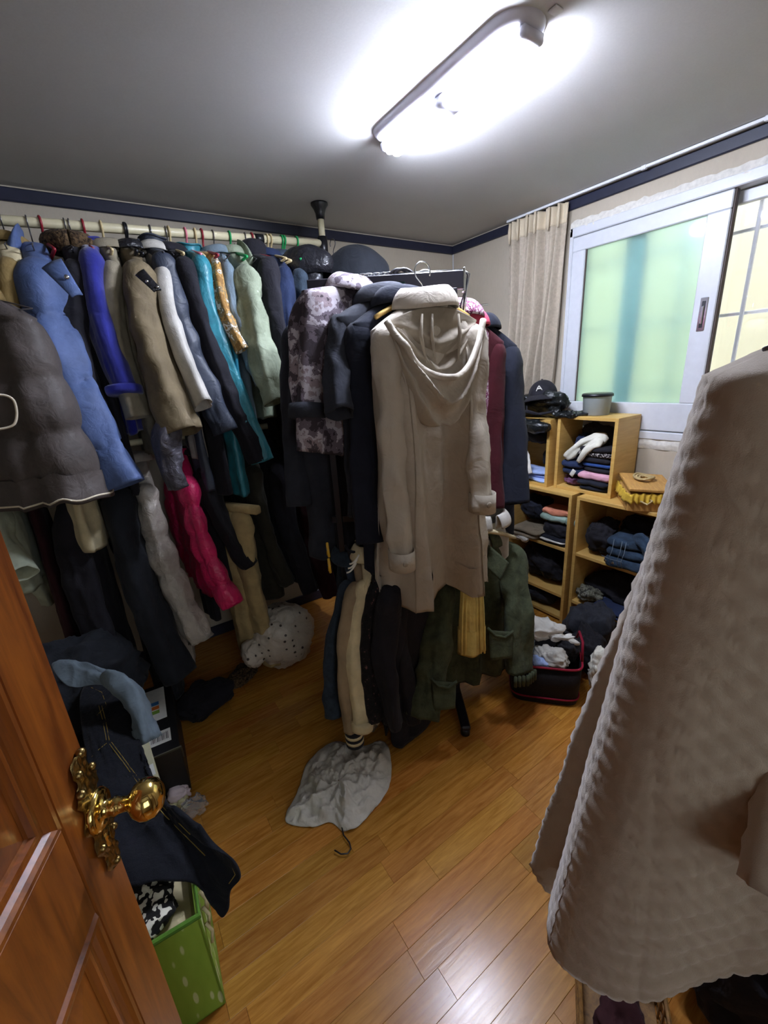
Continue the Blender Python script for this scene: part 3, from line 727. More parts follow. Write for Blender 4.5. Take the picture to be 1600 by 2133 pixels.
RG('wool_coat', 'long cream wool coat whose pale hem shows under the brown jacket', 'coat', (48, 560), (118, 880), 'c_cream', sw=.2, L=1.12, hw=.30, bd=.05, seed=21, sr=(.06, .05), smat='c_tan', collar='fold', cmat='c_tan', short='cream wool coat', fold=.02, dx=-.03)
RG('coat', 'black coat behind the tan sleeve at the left end', 'coat', (18, 560), (60, 900), 'c_black', sw=.19, L=.9, hw=.22, bd=.04, seed=22, collar='stand', short='black coat at the left end', dx=-.07)
g = RG('puffer_jacket', 'slate blue padded jacket with shoulder flap and gathered sleeves', 'jacket', (78, 548), (262, 1012), 'c_blue_puffer', hang='wire', sw=.19, L=.86, hw=.25, bd=.06, seed=7, puff=.2, spuff=.235, pamp=.014, wamp=.006, sr=(.088, .092), sflat=.95, collar=None, hood=(.12, .28, .13, -1), swamp=.008, spamp=.020, srf=8., ey=1.84, short='slate blue padded jacket')
inv = np.array(g.matrix_world.inverted())
def patch(corners, root, name, mat, bulge=.012, thick=.006, n=10):
    c = [np.array(q, float) for q in corners]; P = np.zeros((n, n, 3)); nr = np.cross(c[1]-c[0], c[3]-c[0]); nr = nr/np.linalg.norm(nr)
    if nr@(CAM-c[0]) < 0: nr = -nr
    for i in range(n):
        for j in range(n):
            u, v = i/(n-1), j/(n-1); P[i, j] = (c[0]*(1-u)+c[1]*u)*(1-v)+(c[3]*(1-u)+c[2]*u)*v+nr*bulge*4*(u*(1-u)+v*(1-v))/2
    iv = np.array(root.matrix_world.inverted()); P = xf(P.reshape(-1, 3), iv).reshape(P.shape)
    return MB().grid(P).build(name, mat, root, solid=thick)
fy = 1.80
fp = patch([aty(88, 560, fy+.06), aty(128, 540, fy+.06), aty(172, 615, fy), aty(150, 620, fy-.01)], g, 'shoulder_flap', 'c_blue_puffer', .012)
bc = aty(139, 577, fy+.005); MB().lathe([(0, .004), (.006, .004), (.008, 0), (0, 0)], 12, mat4(tuple(xf(np.array([bc]), inv)[0]), 0, 0, PI/2)).build('snap_button', 'chrome', g)
RG('fur_collar_coat', 'black coat with brown fur collar behind the royal blue sleeve', 'coat', (160, 545), (200, 850), 'c_black', sw=.19, L=.95, hw=.22, bd=.03, seed=23, collar='fur', cmat='c_fur_brown', short='fur collar coat', dx=-.0)
RG('wool_jacket', 'royal blue wool jacket with rolled cuff', 'jacket', (190, 503), (258, 806), 'c_royal', hcol='red_plastic', hang='red plastic', sw=.2, L=.7, hw=.2, bd=.03, seed=24, sr=(.058, .056), collar='stand', ch=.04, cuffs=('c_royal', .028, 1.12), swamp=.003, short='royal blue jacket')
RG('wool_coat', 'grey beige wool coat next to the royal blue jacket', 'coat', (240, 545), (288, 870), 'c_beige_wool', hcol='beige_plastic', hang='cream plastic', sw=.19, L=.8, hw=.2, bd=.03, seed=25, sr=(.055, .055), swamp=.002, short='grey beige wool coat')
g = RG('field_jacket', 'khaki brown jacket with black leather shoulder and grey nylon lower sleeve', 'jacket', (300, 590), (385, 900), 'c_khaki', hcol='black_plastic', hang='black plastic', sw=.2, L=.72, hw=.22, bd=.04, seed=26, sr=(.078, .085), sflat=.95, wamp=.006, swamp=.008, ey=1.82, collar='fold', cmat='c_leather', short='khaki brown jacket')
a0, a1 = aty(352, 860, 1.83), aty(372, 1015, 1.82); inv = np.array(g.matrix_world.inverted())
MB().grid(sleeve_grid(xf(np.array([a0]), inv)[0], xf(np.array([a1]), inv)[0], .078, .05, 77, wamp=.012, rf=8.), wrap=True).build('inner_sleeve', 'c_grey_puffer', g)
patch([aty(283, 575, 1.88), aty(300, 562, 1.88), aty(336, 604, 1.8), aty(320, 608, 1.8)], g, 'shoulder_strap', 'c_leather', .006)
for q in ((328, 598), (306, 586)):
    bc = aty(q[0], q[1], 1.80); MB().lathe([(r_*.006, z_*.006) for r_, z_ in ((0, 1), (.8, .6), (1, 0), (.8, -.6), (0, -1))], 10, mat4(tuple(xf(np.array([bc]), inv)[0]))).build('stud', 'chrome', g)
RG('knit_coat', 'pale grey knitted coat with straight open cuff', 'coat', (372, 650), (425, 845), 'c_lightgrey', sw=.18, L=.85, hw=.2, bd=.03, seed=27, sr=(.055, .058), ey=1.83, swamp=.002, short='pale grey knitted coat', dx=-.01)
RG('leather_coat', 'long slate leather coat hanging beside the khaki jacket', 'coat', (342, 522), (470, 900), 'c_slate', sw=.2, L=1.0, hw=.24, bd=.028, seed=28, sr=(.045, .05), short='slate leather coat', sflat=1.1, collar='stand', ch=.06)
RG('blazer', 'black wool coat left of the teal raincoat', 'coat', (385, 535), (540, 960), 'c_black', hcol='beige_plastic', hang='cream plastic', sw=.2, L=1.02, hw=.26, bd=.035, seed=29, sr=(.06, .055), short='black wool coat', buttons=3)
RG('raincoat', 'shiny teal raincoat with pale edge', 'coat', (420, 530), (548, 960), 'c_teal', hcol='pink_plastic', hang='pink plastic', sw=.2, L=1.05, hw=.26, bd=.03, seed=30, sr=(.05, .06), wamp=.005, short='shiny teal raincoat', collar='stand', placket='c_greyblue')
g = RG('printed_dress', 'golden printed dress with a bright blue lower panel', 'dress', (458, 545), (505, 730), 'c_gold', hcol='red_plastic', hang='red plastic', sw=.2, L=.55, hw=.24, bd=.022, seed=31, sr=(.035, .035), short='golden printed dress', hem=('c_cyan', .22), collar=None)
RG('knit_cardigan', 'grey blue knitted cardigan behind the golden dress', 'cardigan', (482, 545), (545, 800), 'c_greyblue', sw=.18, L=.8, hw=.2, bd=.022, seed=32, sr=(.035, .035), short='grey blue cardigan')
g = RG('padded_jacket', 'sage green padded jacket with seamed sleeve', 'jacket', (520, 560), (582, 835), 'c_sage', hcol='green_plastic', hang='green plastic', sw=.2, L=.72, hw=.22, bd=.045, seed=33, sr=(.07, .074), sflat=.9, spuff=.19, spamp=.010, ey=1.85, short='sage green padded jacket', hood=(.1, .18, .1, 1))
RG('coat', 'black coat with wide collar right of the sage jacket', 'coat', (565, 535), (625, 900), 'c_black', hcol='red_plastic', hang='red plastic', sw=.21, L=1.05, hw=.27, bd=.05, seed=34, sr=(.07, .06), short='wide collared black coat', ch=.08)
RG('denim_jacket', 'navy blue jacket left of the camouflage shirt', 'jacket', (600, 555), (655, 900), 'c_navyblue', hcol='beige_plastic', hang='peach plastic', sw=.2, L=.8, hw=.24, bd=.035, seed=35, sr=(.055, .05), short='navy blue jacket')
RG('denim_jacket', 'blue denim jacket mostly hidden behind the camouflage shirt', 'jacket', (632, 560), (690, 900), 'c_denim', hcol='green_plastic', hang='green plastic', sw=.2, L=.8, hw=.24, bd=.035, seed=36, sr=(.055, .05), short='blue denim jacket')
def dome_hood(root, c, rad, seed, mat, rzz=0., name='hood'):
    U, V = np.meshgrid(np.linspace(0, 2*PI, 56, endpoint=False), np.linspace(.001, 1, 30)); ph = V*PI*.62
    P = np.stack([np.sin(ph)*np.cos(U), np.sin(ph)*np.sin(U), np.cos(ph)], -1)
    seam = 1-.05*np.exp(-(np.abs(((U/(2*PI)*6) % 1)-.5)/.05)**2)
    P = P*seam[..., None]*np.array(rad); P += P/np.linalg.norm(P, axis=2, keepdims=True)*(.005*ridges(P, seed, 7.)+.004*waves(P, seed+1, 6.))[..., None]
    P = xf(P.reshape(-1, 3), mat4(c, rzz)).reshape(P.shape)
    return MB().grid(P, wrap=True).build(name, mat, root)
x_ = 1.02; g = garment('hooded_coat', 'black hooded leather coat at the right end of the rail', 'coat', (x_, RY, railz(x_)-.075), -PI/2, 'c_leather', sw=.2, L=1.0, hw=.24, bd=.05, seed=37, collar=None)
dome_hood(g, (.10, -.02, -.07), (.17, .10, .10), 5, 'c_leather', .3)
hanger((x_, RY, railz(x_)), -PI/2, 'green plastic hanger holding the black hooded leather coat', mat='green_plastic', style='plastic')
g = garment('hooded_coat', 'black coat with big rounded hood right of the ceiling pole', 'coat', (1.27, RY-.02, railz(1.16)-.09), -PI/2+.2, 'c_black', sw=.2, L=1.0, hw=.24, bd=.06, seed=38, collar=None)
dome_hood(g, (.08, -.01, -.10), (.2, .14, .17), 9, 'c_darkslate', .15)
hanger((1.21, RY-.02, railz(1.15)), -PI/2+.2, 'wire hanger holding the black coat with big rounded hood', mat='grey_wire')
# small bare hangers between the garments
for i, (px, col, lab) in enumerate(((88, 'red_plastic', 'dark red plastic hanger right of the blue padded jacket'), (148, 'grey_wire', 'bare wire hanger above the brown fur collar'), (262, 'black_plastic', 'black plastic hanger above the leather shoulder strap'), (405, 'beige_plastic', 'cream plastic hanger above the black wool coat'), (588, 'green_plastic', 'bright green plastic hanger near the rail coupler'), (508, 'grey_wire', 'bare wire hanger between sage jacket and coupler'), (560, 'beige_plastic', 'peach plastic hanger just right of the black coupler'), (345, 'grey_wire', 'wire hanger right of the slate leather collar'))):
    x_ = aty(px, 480, RY)[0]; hanger((x_, RY, railz(x_)), -PI/2+.12*(-1)**i, lab, mat=col, style='plastic' if 'plastic' in col else 'wire', arm=.17)

# ------------------------------------------------------------------ lower rail garments
LOW = dict(lower=True, hang=None)
RG('knit_vest', 'pale mint coat hem hanging beside the door', 'coat', (10, 1050), (50, 1195), 'c_mint', sw=.17, ey=1.80, L=.42, hw=.21, bd=.04, seed=41, sr=(.05, .055), fold=.025, dx=-.02, **LOW)
RG('skirt', 'dark maroon skirt under the pale mint coat', 'skirt', (70, 1100), (95, 1270), 'c_maroon', sw=.14, L=.72, hw=.2, bd=.03, seed=42, sleeves=(), collar=None, **LOW)
RG('coat', 'black wool coat below the slate blue padded jacket', 'coat', (165, 1105), (235, 1380), 'c_black', sw=.2, L=.95, hw=.24, bd=.06, seed=43, sr=(.075, .065), **LOW)
RG('overcoat', 'long dark slate overcoat left of the grey padded coat', 'coat', (265, 1085), (372, 1410), 'c_darkslate', sw=.2, L=1.1, hw=.27, bd=.06, seed=44, sr=(.075, .068), ey=1.80, sflat=1.0, **LOW)
RG('padded_coat', 'silver grey padded coat next to the pink jacket', 'coat', (318, 1060), (415, 1335), 'c_silver_puffer', sw=.19, L=.98, hw=.22, bd=.045, seed=45, sr=(.06, .068), spuff=.16, spamp=.016, swamp=.008, smat='c_silver_puffer', ey=1.84, **LOW)
g = RG('puffer_jacket', 'bright pink padded jacket on the lower rail', 'jacket', (402, 1020), (482, 1262), 'c_pink', sw=.19, L=.66, hw=.22, bd=.045, seed=46, sr=(.06, .058), puff=.14, spuff=.125, spamp=.020, swamp=.004, ey=1.82, collar='stand', **LOW)
RG('trousers', 'black sweatpants below the pink padded jacket', 'trousers', (420, 1090), (455, 1320), 'c_black', sw=.1, L=.85, hw=.13, bd=.03, seed=47, sleeves=(), collar=None, **LOW)
RG('coat', 'black fleece coat right of the pink jacket', 'coat', (450, 1060), (520, 1180), 'c_black_knit', sw=.19, L=.62, hw=.22, bd=.045, seed=48, sr=(.06, .05), **LOW)
def trousers(name, label, N, rz, mat, L, seed, w=.09, gap=.06):
    t = thing(name, label, 'trousers', N, rz)
    for sg in (-1, 1):
        G = sleeve_grid((sg*gap*.6, 0, 0), (sg*gap, .02*sg, -L), w, w*.72, seed+sg, wamp=.006, bend=.02, flat=.55, nt=30); MB().grid(G, wrap=True).build('trouser_leg', mat, t)
    MB().rbox((-.16, -.02, -.01), (.16, .02, .03), .008).build('waistband', mat, t)
    return t
x3 = aty(505, 1150, 1.97); trousers('trousers', 'beige trousers hanging low right of the pink jacket', (x3[0], 1.99, .93), -PI/2+.5, 'c_beige', .86, 61, .085)
RG('coat', 'dark olive long coat behind the beige trousers', 'coat', (545, 1040), (600, 1215), 'c_olive_dark', sw=.2, L=.78, hw=.25, bd=.06, seed=49, sr=(.065, .055), **LOW)
RG('coat', 'black long coat above the dotted plastic bag', 'coat', (600, 1030), (650, 1230), 'c_black', sw=.2, L=.72, hw=.26, bd=.06, seed=50, sr=(.065, .055), **LOW)
RG('coat', 'dark wine coat deep behind the rack', 'coat', (640, 1040), (690, 1240), 'c_maroon', sw=.2, L=.75, hw=.26, bd=.06, seed=51, sr=(.065, .055), **LOW)
RG('coat', 'charcoal coat at the right end of the lower rail', 'coat', (690, 1040), (740, 1240), 'c_charcoal', sw=.2, L=.8, hw=.26, bd=.06, seed=52, sr=(.065, .055), **LOW)

# ------------------------------------------------------------------ garments on the black rack
KS = 1.18
TS = KS
def ad(x, y, D): return atd(x, y, D*KS)
def barpt(px, z=1.785):
    """point of the top bar seen at image column px"""
    best = None
    for t in np.linspace(-.03, RKL, 300):
        p = KR+E1*t+np.array([0, 0, z]); q = p-CAM; xx = 800+FPX*(q@_R)/(q@_d)
        if best is None or abs(xx-px) < best[0]: best = (abs(xx-px), p)
    return best[1]
BACK = math.radians(147)     # back of the garment toward the camera
def rack_hook(px, rz, label, mat='chrome', style='wire', arm=.16, z=1.785, **kw):
    return hanger(barpt(px, z), rz, label, mat=mat, style=style, arm=arm, hr=.03, stem=.035, drop=.05, **{'arms': False, **kw})

# hooded stone coat, nearest, seen from behind
N = ad(887, 636, 1.16)
g = garment('hooded_coat', 'stone beige hooded raincoat seen from behind, nearest on the black rack', 'coat', tuple(N), math.radians(170), 'c_trench', sw=.165, drop=.06, L=.865, hw=.205, bd=.06, seed=71, waist=.018, fold=.07, near=ad(838, 1180, 1.25), far=ad(1004, 1062, 1.285), sr=(.058, .047), sy0=.03, collar=None, wamp=.005, swamp=.007, bflare=.5, neck=.06, sbend=.02)
inv = np.array(g.matrix_world.inverted())
# collar stand
MB().grid(fold_collar(.062, .055, 3)).build('collar', 'c_trench', g, solid=.004)
# hood: draped cowl on the back (local +y faces the camera)
U, V = np.meshgrid(np.linspace(-1, 1, 60), np.linspace(0, 1, 44))
def cowl(U, V, depth, w, dropz, bulge, seed):
    X = w*U*(1-.10*V)*(1-.28*V**3); Z = -.01-.035*np.abs(U)**2-dropz*V*(1-np.abs(U)**2.4*.88)
    Y = .05+bulge*np.sin(PI*np.clip(V*.62+.12, 0, 1))*(1-.75*np.abs(U)**2.2)+depth*V
    P = np.stack([X, Y, Z], -1)
    f_ = .016*np.sin(V*17+2.2*np.abs(U)*2+U*2.)*(1-np.abs(U)**3)*sm(.12, .5, V)
    P[..., 1] += f_+.006*ridges(P, seed, 8.); return P
inner = cowl(U, V*.8, .01, .135, .20, .0, 5); MB().grid(inner).build('hood_lining', 'c_trench_in', g, solid=.003)
ou = cowl(U, V, .0, .15, .285, .055, 9); 
# outer shell only below a U shaped rim
rows = []
for v in np.linspace(0, 1, 30):
    u = np.linspace(-1, 1, 60); top_z = -.015-.03*np.abs(u)**2-.175*(1-np.abs(u)**2.2); bot_z = -.04-.045*np.abs(u)-.275*(1-np.abs(u)**2.6)
    a = v; zz = top_z*(1-a)+bot_z*a
    xx = u*(.150-.018*a)
    yy = .062+.062*(1-np.abs(u)**2.5)*np.cos(a*PI*.48)**.8+.0*a
    P1 = np.stack([xx, yy, zz], -1)
    yy2 = .016*(1-2*np.abs(np.sin(a*6+np.abs(u)*3+u))**.7)*(1-np.abs(u)**4)
    P1[:, 1] += yy2+.006*ridges(P1, 31, 9.)+.003*waves(P1, 5, 9.)
    rows.append(P1)
R0 = np.array(rows); MB().grid(R0).build('hood', 'c_trench', g, solid=.004)
MB().tube(R0[0], .009, 10).build('hood_rim', 'c_trench', g)
for sx in (-.06, .05, .02): 
    q = [(sx, .068, -.03), (sx*1.1, .066, -.08), (sx*.9, .075, -.15)]; MB().tube(q, [.003, .006, .003], 6).build('lining_fold', 'c_trench_in', g)
# back seams, cuff tab and button, waist gathers
for th_ in (.19, .31):
    Bg = body_grid(dict(sw=.165, drop=.06, L=.865, hw=.205, bd=.06, seed=71, waist=.018, fold=.07, wamp=.005, bflare=.5, neck=.06, puff=0))
    ln = Bg[16:, int(84*th_)]+[0, .001, 0]; MB().tube(ln[::2], .0018, 5).build('back_seam', 'c_trench_in', g)
for tgt, dz in ((ad(838, 1180, 1.25), 1), (ad(1004, 1062, 1.285), 1)):
    p1 = xf(np.array([tgt]), inv)[0]
    MB().tube([p1+[0, 0, .055], p1+[0, 0, -.003]], [.043, .0435], 26, caps=False, flat=.85).build('cuff', 'c_trench', g, solid=.003)
    MB().lathe([(0, .003), (.007, .003), (.009, 0), (0, 0)], 12, mat4(tuple(p1+np.array([.012, .05, .03])), 0, -PI/2)).build('cuff_button', 'c_trench_in', g)
hg = hanger(ad(880, 566, 1.17), math.radians(170), 'light wooden hanger with chrome hook inside the beige hooded raincoat', mat='hanger_wood', style='wood', arm=.15, hr=.024, stem=.04, hookmat='chrome')
bl_ = xf(np.array([ad(884, 613, 1.15)]), np.array(hg.matrix_world.inverted()))[0]
MB().rbox(bl_+np.array([-.022, -.008, -.014]), bl_+np.array([.022, .008, .012]), .004).build('centre_block', 'hanger_wood', hg)

# camouflage shirt
g = garment('camouflage_shirt', 'grey and brown camouflage shirt at the left end of the rack', 'shirt', tuple(ad(742, 612, 1.27)), math.radians(190), 'c_camo', sw=.185, drop=.045, L=.48, hw=.17, bd=.04, seed=72, near=ad(640, 862, 1.24), far=None, sr=(.055, .05), tilt=-.22, sl=.3, fold=.02, wamp=.006, cuffs=None, collar='fold')
inv = np.array(g.matrix_world.inverted()); p1 = xf(np.array([ad(640, 842, 1.235)]), inv)[0]; p2 = xf(np.array([ad(641, 872, 1.24)]), inv)[0]
MB().tube([p1, (p1+p2)/2, p2], [.053, .055, .053], 22).build('cuff', 'c_charcoal', g)
rack_hook(742, math.radians(170), 'chrome hanger hook holding the camouflage shirt')
g = garment('long_coat', 'long charcoal coat below the camouflage shirt', 'coat', tuple(ad(700, 640, 1.40)), math.radians(185), 'c_charcoal', sw=.17, L=.84, hw=.2, bd=.06, seed=73, sr=(.06, .05), fold=.02)
rack_hook(722, math.radians(165), 'chrome hanger hook of the long charcoal coat')
# charcoal short-sleeved shirt
g = garment('short_sleeved_shirt', 'dark grey short-sleeved shirt between camouflage shirt and navy blazer', 'shirt', tuple(ad(800, 626, 1.25)), math.radians(183), 'c_charcoal', sw=.175, drop=.05, L=.62, hw=.19, bd=.05, seed=74, near=ad(712, 862, 1.17), sr=(.055, .05), collar='fold', fold=.018, wamp=.006)
rack_hook(770, math.radians(160), 'chrome hanger hook of the dark grey short-sleeved shirt')
g = garment('blazer', 'dark navy blazer just left of the beige hooded raincoat', 'blazer', tuple(ad(838, 632, 1.22)), math.radians(176), 'c_navy', sw=.17, drop=.055, L=.80, hw=.19, bd=.05, seed=75, near=ad(768, 1130, 1.30), sr=(.058, .05), collar='fold', ch=.05, fold=.015)
rack_hook(800, math.radians(150), 'chrome hanger hook of the dark navy blazer')
g = garment('dress', 'long black dress hanging behind the navy blazer', 'dress', tuple(ad(770, 640, 1.36)), math.radians(180), 'c_black', sw=.15, L=.84, hw=.2, bd=.05, seed=76, sleeves=(), collar=None, fold=.025)
rack_hook(785, math.radians(150), 'chrome hanger hook of the long black dress')
g = garment('scarf', 'dark olive green velvet scarf bunched at the hanger hooks', 'scarf', tuple(ad(828, 592, 1.25)), math.radians(160), 'c_darkgreen', sw=.035, drop=.02, L=.12, hw=.05, bd=.025, seed=77, sleeves=(), collar=None, neck=.02, wamp=.006)
for px, lab in ((832, 'large looped black hanger hook on the rack'), (842, 'second looped black hanger hook on the rack')):
    hanger(barpt(px), BACK+.1, lab, mat='black_metal', style='plastic', hr=.036, stem=.03, arms=False)
for px, lab in ((757, 'thin chrome hook left of the dark shirt hook'), (812, 'thin chrome hook right of the blazer hook'), (886, 'wide chrome hook behind the beige coat hanger')):
    rack_hook(px, BACK, lab, arms=False)
# wine and navy coats behind the beige one
g = garment('cardigan', 'dark wine red cardigan with pink collar right of the beige raincoat', 'cardigan', tuple(ad(958, 676, 1.40)), math.radians(158), 'c_wine', sw=.155, drop=.06, L=.80, hw=.175, bd=.045, seed=78, far=ad(1022, 1060, 1.5), sr=(.055, .045), collar='fold', cmat='c_hotpink', fold=.012)
g = garment('overcoat', 'plain black navy coat at the right end of the rack', 'coat', tuple(ad(985, 682, 1.50)), math.radians(155), 'c_navy', sw=.165, drop=.07, L=.80, hw=.18, bd=.05, seed=79, far=ad(1068, 1050, 1.56), sr=(.065, .058), collar='fold', fold=.01, wamp=.003, swamp=.003)
ph = thing('clip_hanger', 'clear plastic clip hanger with chrome bar at the right end of the rack', 'hanger', tuple(ad(985, 640, 1.4)), math.radians(-33))
MB().tube([(-.07, 0, 0), (.05, 0, .006)], .0028, 8).build('bar', 'chrome', ph)
m, nt, b = newmat('clear_plastic'); b.inputs['Base Color'].default_value = (.9, .95, 1, 1); b.inputs['Transmission Weight'].default_value = .85; b.inputs['Roughness'].default_value = .1; b.inputs['IOR'].default_value = 1.2
for sx in (0, ): MB().rbox((sx-.006, -.008, -.03), (sx+.006, .008, .016), .003).build('clip', 'clear_plastic', ph); MB().rbox((sx-.007, -.009, -.045), (sx+.007, .009, -.03), .003).build('clip_jaw', 'black_plastic', ph)
MB().tube([(-.07, 0, 0), (-.075, 0, .03), (-.07, 0, .06), (-.058, 0, .075), (-.048, 0, .065)], .0025, 8).build('hook', 'chrome', ph)
g = garment('blouse', 'floral pink and white blouse collar peeking behind the beige raincoat', 'blouse', tuple(ad(945, 655, 1.36)), math.radians(158), 'c_floral', sw=.12, drop=.06, L=.5, hw=.13, bd=.03, seed=80, sleeves=(), collar='fold')
for k in range(4):
    bn = thing('wire_hanger', ('outermost', 'second outermost', 'second innermost', 'innermost')[k]+' of four empty wire hangers tangled on the chrome end of the rack', 'hanger', tuple(barpt(935, 1.775)), BACK, 'empty wire hangers on the rack end')
    MB().tube([(-.03-.004*k, -.012+.006*k, .03), (-.045-.005*k, -.012+.006*k, .02), (-.05, -.01+.006*k, -.02), (-.035-.004*k, -.01+.006*k, -.06), (-.04, -.012, -.10-.01*k)], .0022, 6).build('hook', 'chrome' if k % 2 else 'black_metal', bn)
    MB().tube([(-.04, -.012, -.10-.01*k), (-.07, -.02, -.12-.01*k), (-.02, -.0, -.125-.01*k), (-.04, -.012, -.10-.01*k)], .0022, 6).build('wire_loop', 'chrome' if k % 2 else 'black_metal', bn)

# ---- lower bar
def KG(name, label, cat, N, rz, E, mat, dE, **kw):
    return garment(name, label, cat, tuple(N), rz, mat, near=ad(E[0], E[1], dE) if E else None, **kw)
SIDE = math.radians(-123)
KG('denim_jacket', 'faded blue denim jacket at the left end of the lower bar', 'jacket', ad(728, 1150, 1.56), SIDE+.12, (698, 1490), 'c_denim', 1.46, sw=.17, L=.62, hw=.18, bd=.022, seed=81, sr=(.04, .036), sflat=1.0)
g = KG('bomber_jacket', 'khaki bomber jacket with black and cream striped cuff', 'jacket', ad(752, 1150, 1.50), SIDE, (737, 1520), 'c_khaki_light', 1.42, sw=.17, L=.62, hw=.18, bd=.024, seed=82, sr=(.046, .036), sflat=.95, collar='stand', cmat='c_black')
p1 = xf(np.array([ad(737, 1520, 1.42)]), np.array(g.matrix_world.inverted()))[0]
for k, mt in enumerate(('c_black', 'c_cream_silk', 'c_black', 'c_cream_silk', 'c_black')):
    MB().tube([p1+[0, 0, -.012*k+.004], p1+[0, 0, -.012*(k+1)+.004]], .031, 18).build('cuff_stripe', mt, g)
for k in range(3):
    c = [ad(722+k*3+q*4, 1193-k*9-q*q*.8, 1.33) for q in range(6)]; MB().tube(xf(np.array(c), np.array(g.matrix_world.inverted())), .003, 6).build('collar_stripe', 'c_striped_knit', g)
g = KG('blouse', 'cream silk blouse with buttoned cuff beside the bomber jacket', 'blouse', ad(772, 1145, 1.48), SIDE-.1, (755, 1500), 'c_cream_silk', 1.40, sw=.17, L=.6, hw=.18, bd=.018, seed=83, sr=(.030, .034), sflat=1.0, cuffs=('c_cream_silk', .03, 1.1))
KG('checked_shirt', 'black shirt with reddish check pattern right of the cream blouse', 'shirt', ad(795, 1150, 1.47), SIDE-.15, (785, 1500), 'c_black_check', 1.40, sw=.17, L=.62, hw=.18, bd=.025, seed=84, sr=(.035, .032))
KG('cardigan', 'black cardigan hanging in the middle of the lower bar', 'cardigan', ad(835, 1150, 1.46), SIDE-.25, (822, 1510), 'c_black', 1.40, sw=.18, L=.66, hw=.2, bd=.05, seed=85, sr=(.055, .045))
KG('coat', 'black coat left of the green corduroy jacket', 'coat', ad(880, 1150, 1.48), SIDE-.5, (860, 1500), 'c_black_knit', 1.46, sw=.18, L=.64, hw=.2, bd=.05, seed=86, sr=(.05, .045))
g = garment('corduroy_jacket', 'faded dark green jacket with open pockets on the lower bar', 'jacket', tuple(ad(992, 1128, 1.56)), math.radians(-12), 'c_green_cord', sw=.185, drop=.05, L=.56, hw=.21, bd=.06, seed=87, near=ad(1078, 1398, 1.55), far=ad(885, 1490, 1.44), sr=(.062, .058), collar='fold', ch=.06, fold=.02, wamp=.006, swamp=.008, neck=.07)
inv = np.array(g.matrix_world.inverted())
for px_, dd in (((1040, 1320), 1.495), ((922, 1425), 1.405)):
    c = np.array([ad(px_[0]-24, px_[1]-12, dd), ad(px_[0]-8, px_[1]+4, dd-.006), ad(px_[0]+12, px_[1]+8, dd-.006), ad(px_[0]+30, px_[1]-6, dd)])
    MB().tube(xf(c, inv), .005, 8).build('pocket_welt', 'c_green_cord', g)
    cs = c.mean(0); lo = np.array([ad(px_[0]-22, px_[1]-8, dd+.004), ad(px_[0]+28, px_[1]-4, dd+.004), ad(px_[0]+26, px_[1]+50, dd+.0), ad(px_[0]-18, px_[1]+55, dd)])
    patch(lo, g, 'pocket', 'c_green_cord', .006, .004)
patch([ad(1018, 1135, 1.505), ad(1060, 1172, 1.495), ad(1043, 1210, 1.485), ad(1012, 1180, 1.495)], g, 'lapel', 'c_green_cord', .004, .004)
p1 = ad(1078, 1398, 1.55)
for k in range(7):
    a = (k-3)*.014; q = xf(np.array([p1]), inv)[0]; MB().tube([q+[a, -.055+.3*abs(a), .02], q+[a*1.02, -.056+.3*abs(a), -.02]], .006, 8).build('ribbed_cuff', 'c_green_cord', g)
# yellow scarf
g = garment('skirt', 'pale yellow pleated skirt between the halves of the green jacket', 'skirt', tuple(ad(983, 1195, 1.40)), math.radians(-33), 'c_yellow', sw=.036, drop=.02, L=.30, hw=.05, bd=.02, seed=88, sleeves=(), collar=None, neck=.015, fold=.010, wamp=.003, nt=120, rf=6.)
inv = np.array(g.matrix_world.inverted())
for k in range(7):
    a = -.04+.0133*k; MB().tube([(a*.75, -.021, -.03), (a*.9, -.0225, -.14), (a, -.025, -.295)], [.002, .003, .0035], 7).build('pleat', 'c_yellow', g)
for sx in (-.012, .012): MB().tube([(sx, 0, .06), (sx*.8, -.01, .02), (sx, -.01, -.02)], .003, 6).build('tie', 'c_yellow', g)
# cream padded hanger shoulder, grey knit, yellow pegs
g = garment('knit_sweater', 'light grey knit sweater on the hanger above the green jacket', 'sweater', tuple(ad(1010, 1085, 1.52)), math.radians(-10), 'c_lightgrey', sw=.09, L=.16, hw=.1, bd=.03, seed=89, sleeves=(), collar='fold')
ch_ = hanger(ad(1000, 1082, 1.46), math.radians(-12), 'cream padded hanger inside the faded green jacket', mat='c_cream', style='wood', arm=.15, hr=.018, stem=.03, hookmat='chrome')
for k, (px_, py_, lab) in enumerate(((683, 1145, 'yellow plastic clothes peg clipped above the denim jacket'), (686, 1178, 'lower yellow plastic clothes peg hanging under the other'))):
    pg = thing('clothes_peg', lab, 'clothes peg', tuple(ad(px_, py_, 1.32)), SIDE+PI/2+.3)
    for sg in (-1, 1): MB().rbox((-.004, -.003+sg*.004, -.024), (.004, .003+sg*.004, .024), .002, mat4((0, 0, 0), 0, sg*.16)).build('peg_arm', 'yellow_plastic', pg)
    MB().tube([(-.005, 0, 0), (.005, 0, 0)], .004, 8).build('peg_spring', 'chrome', pg)

TS = 1.0

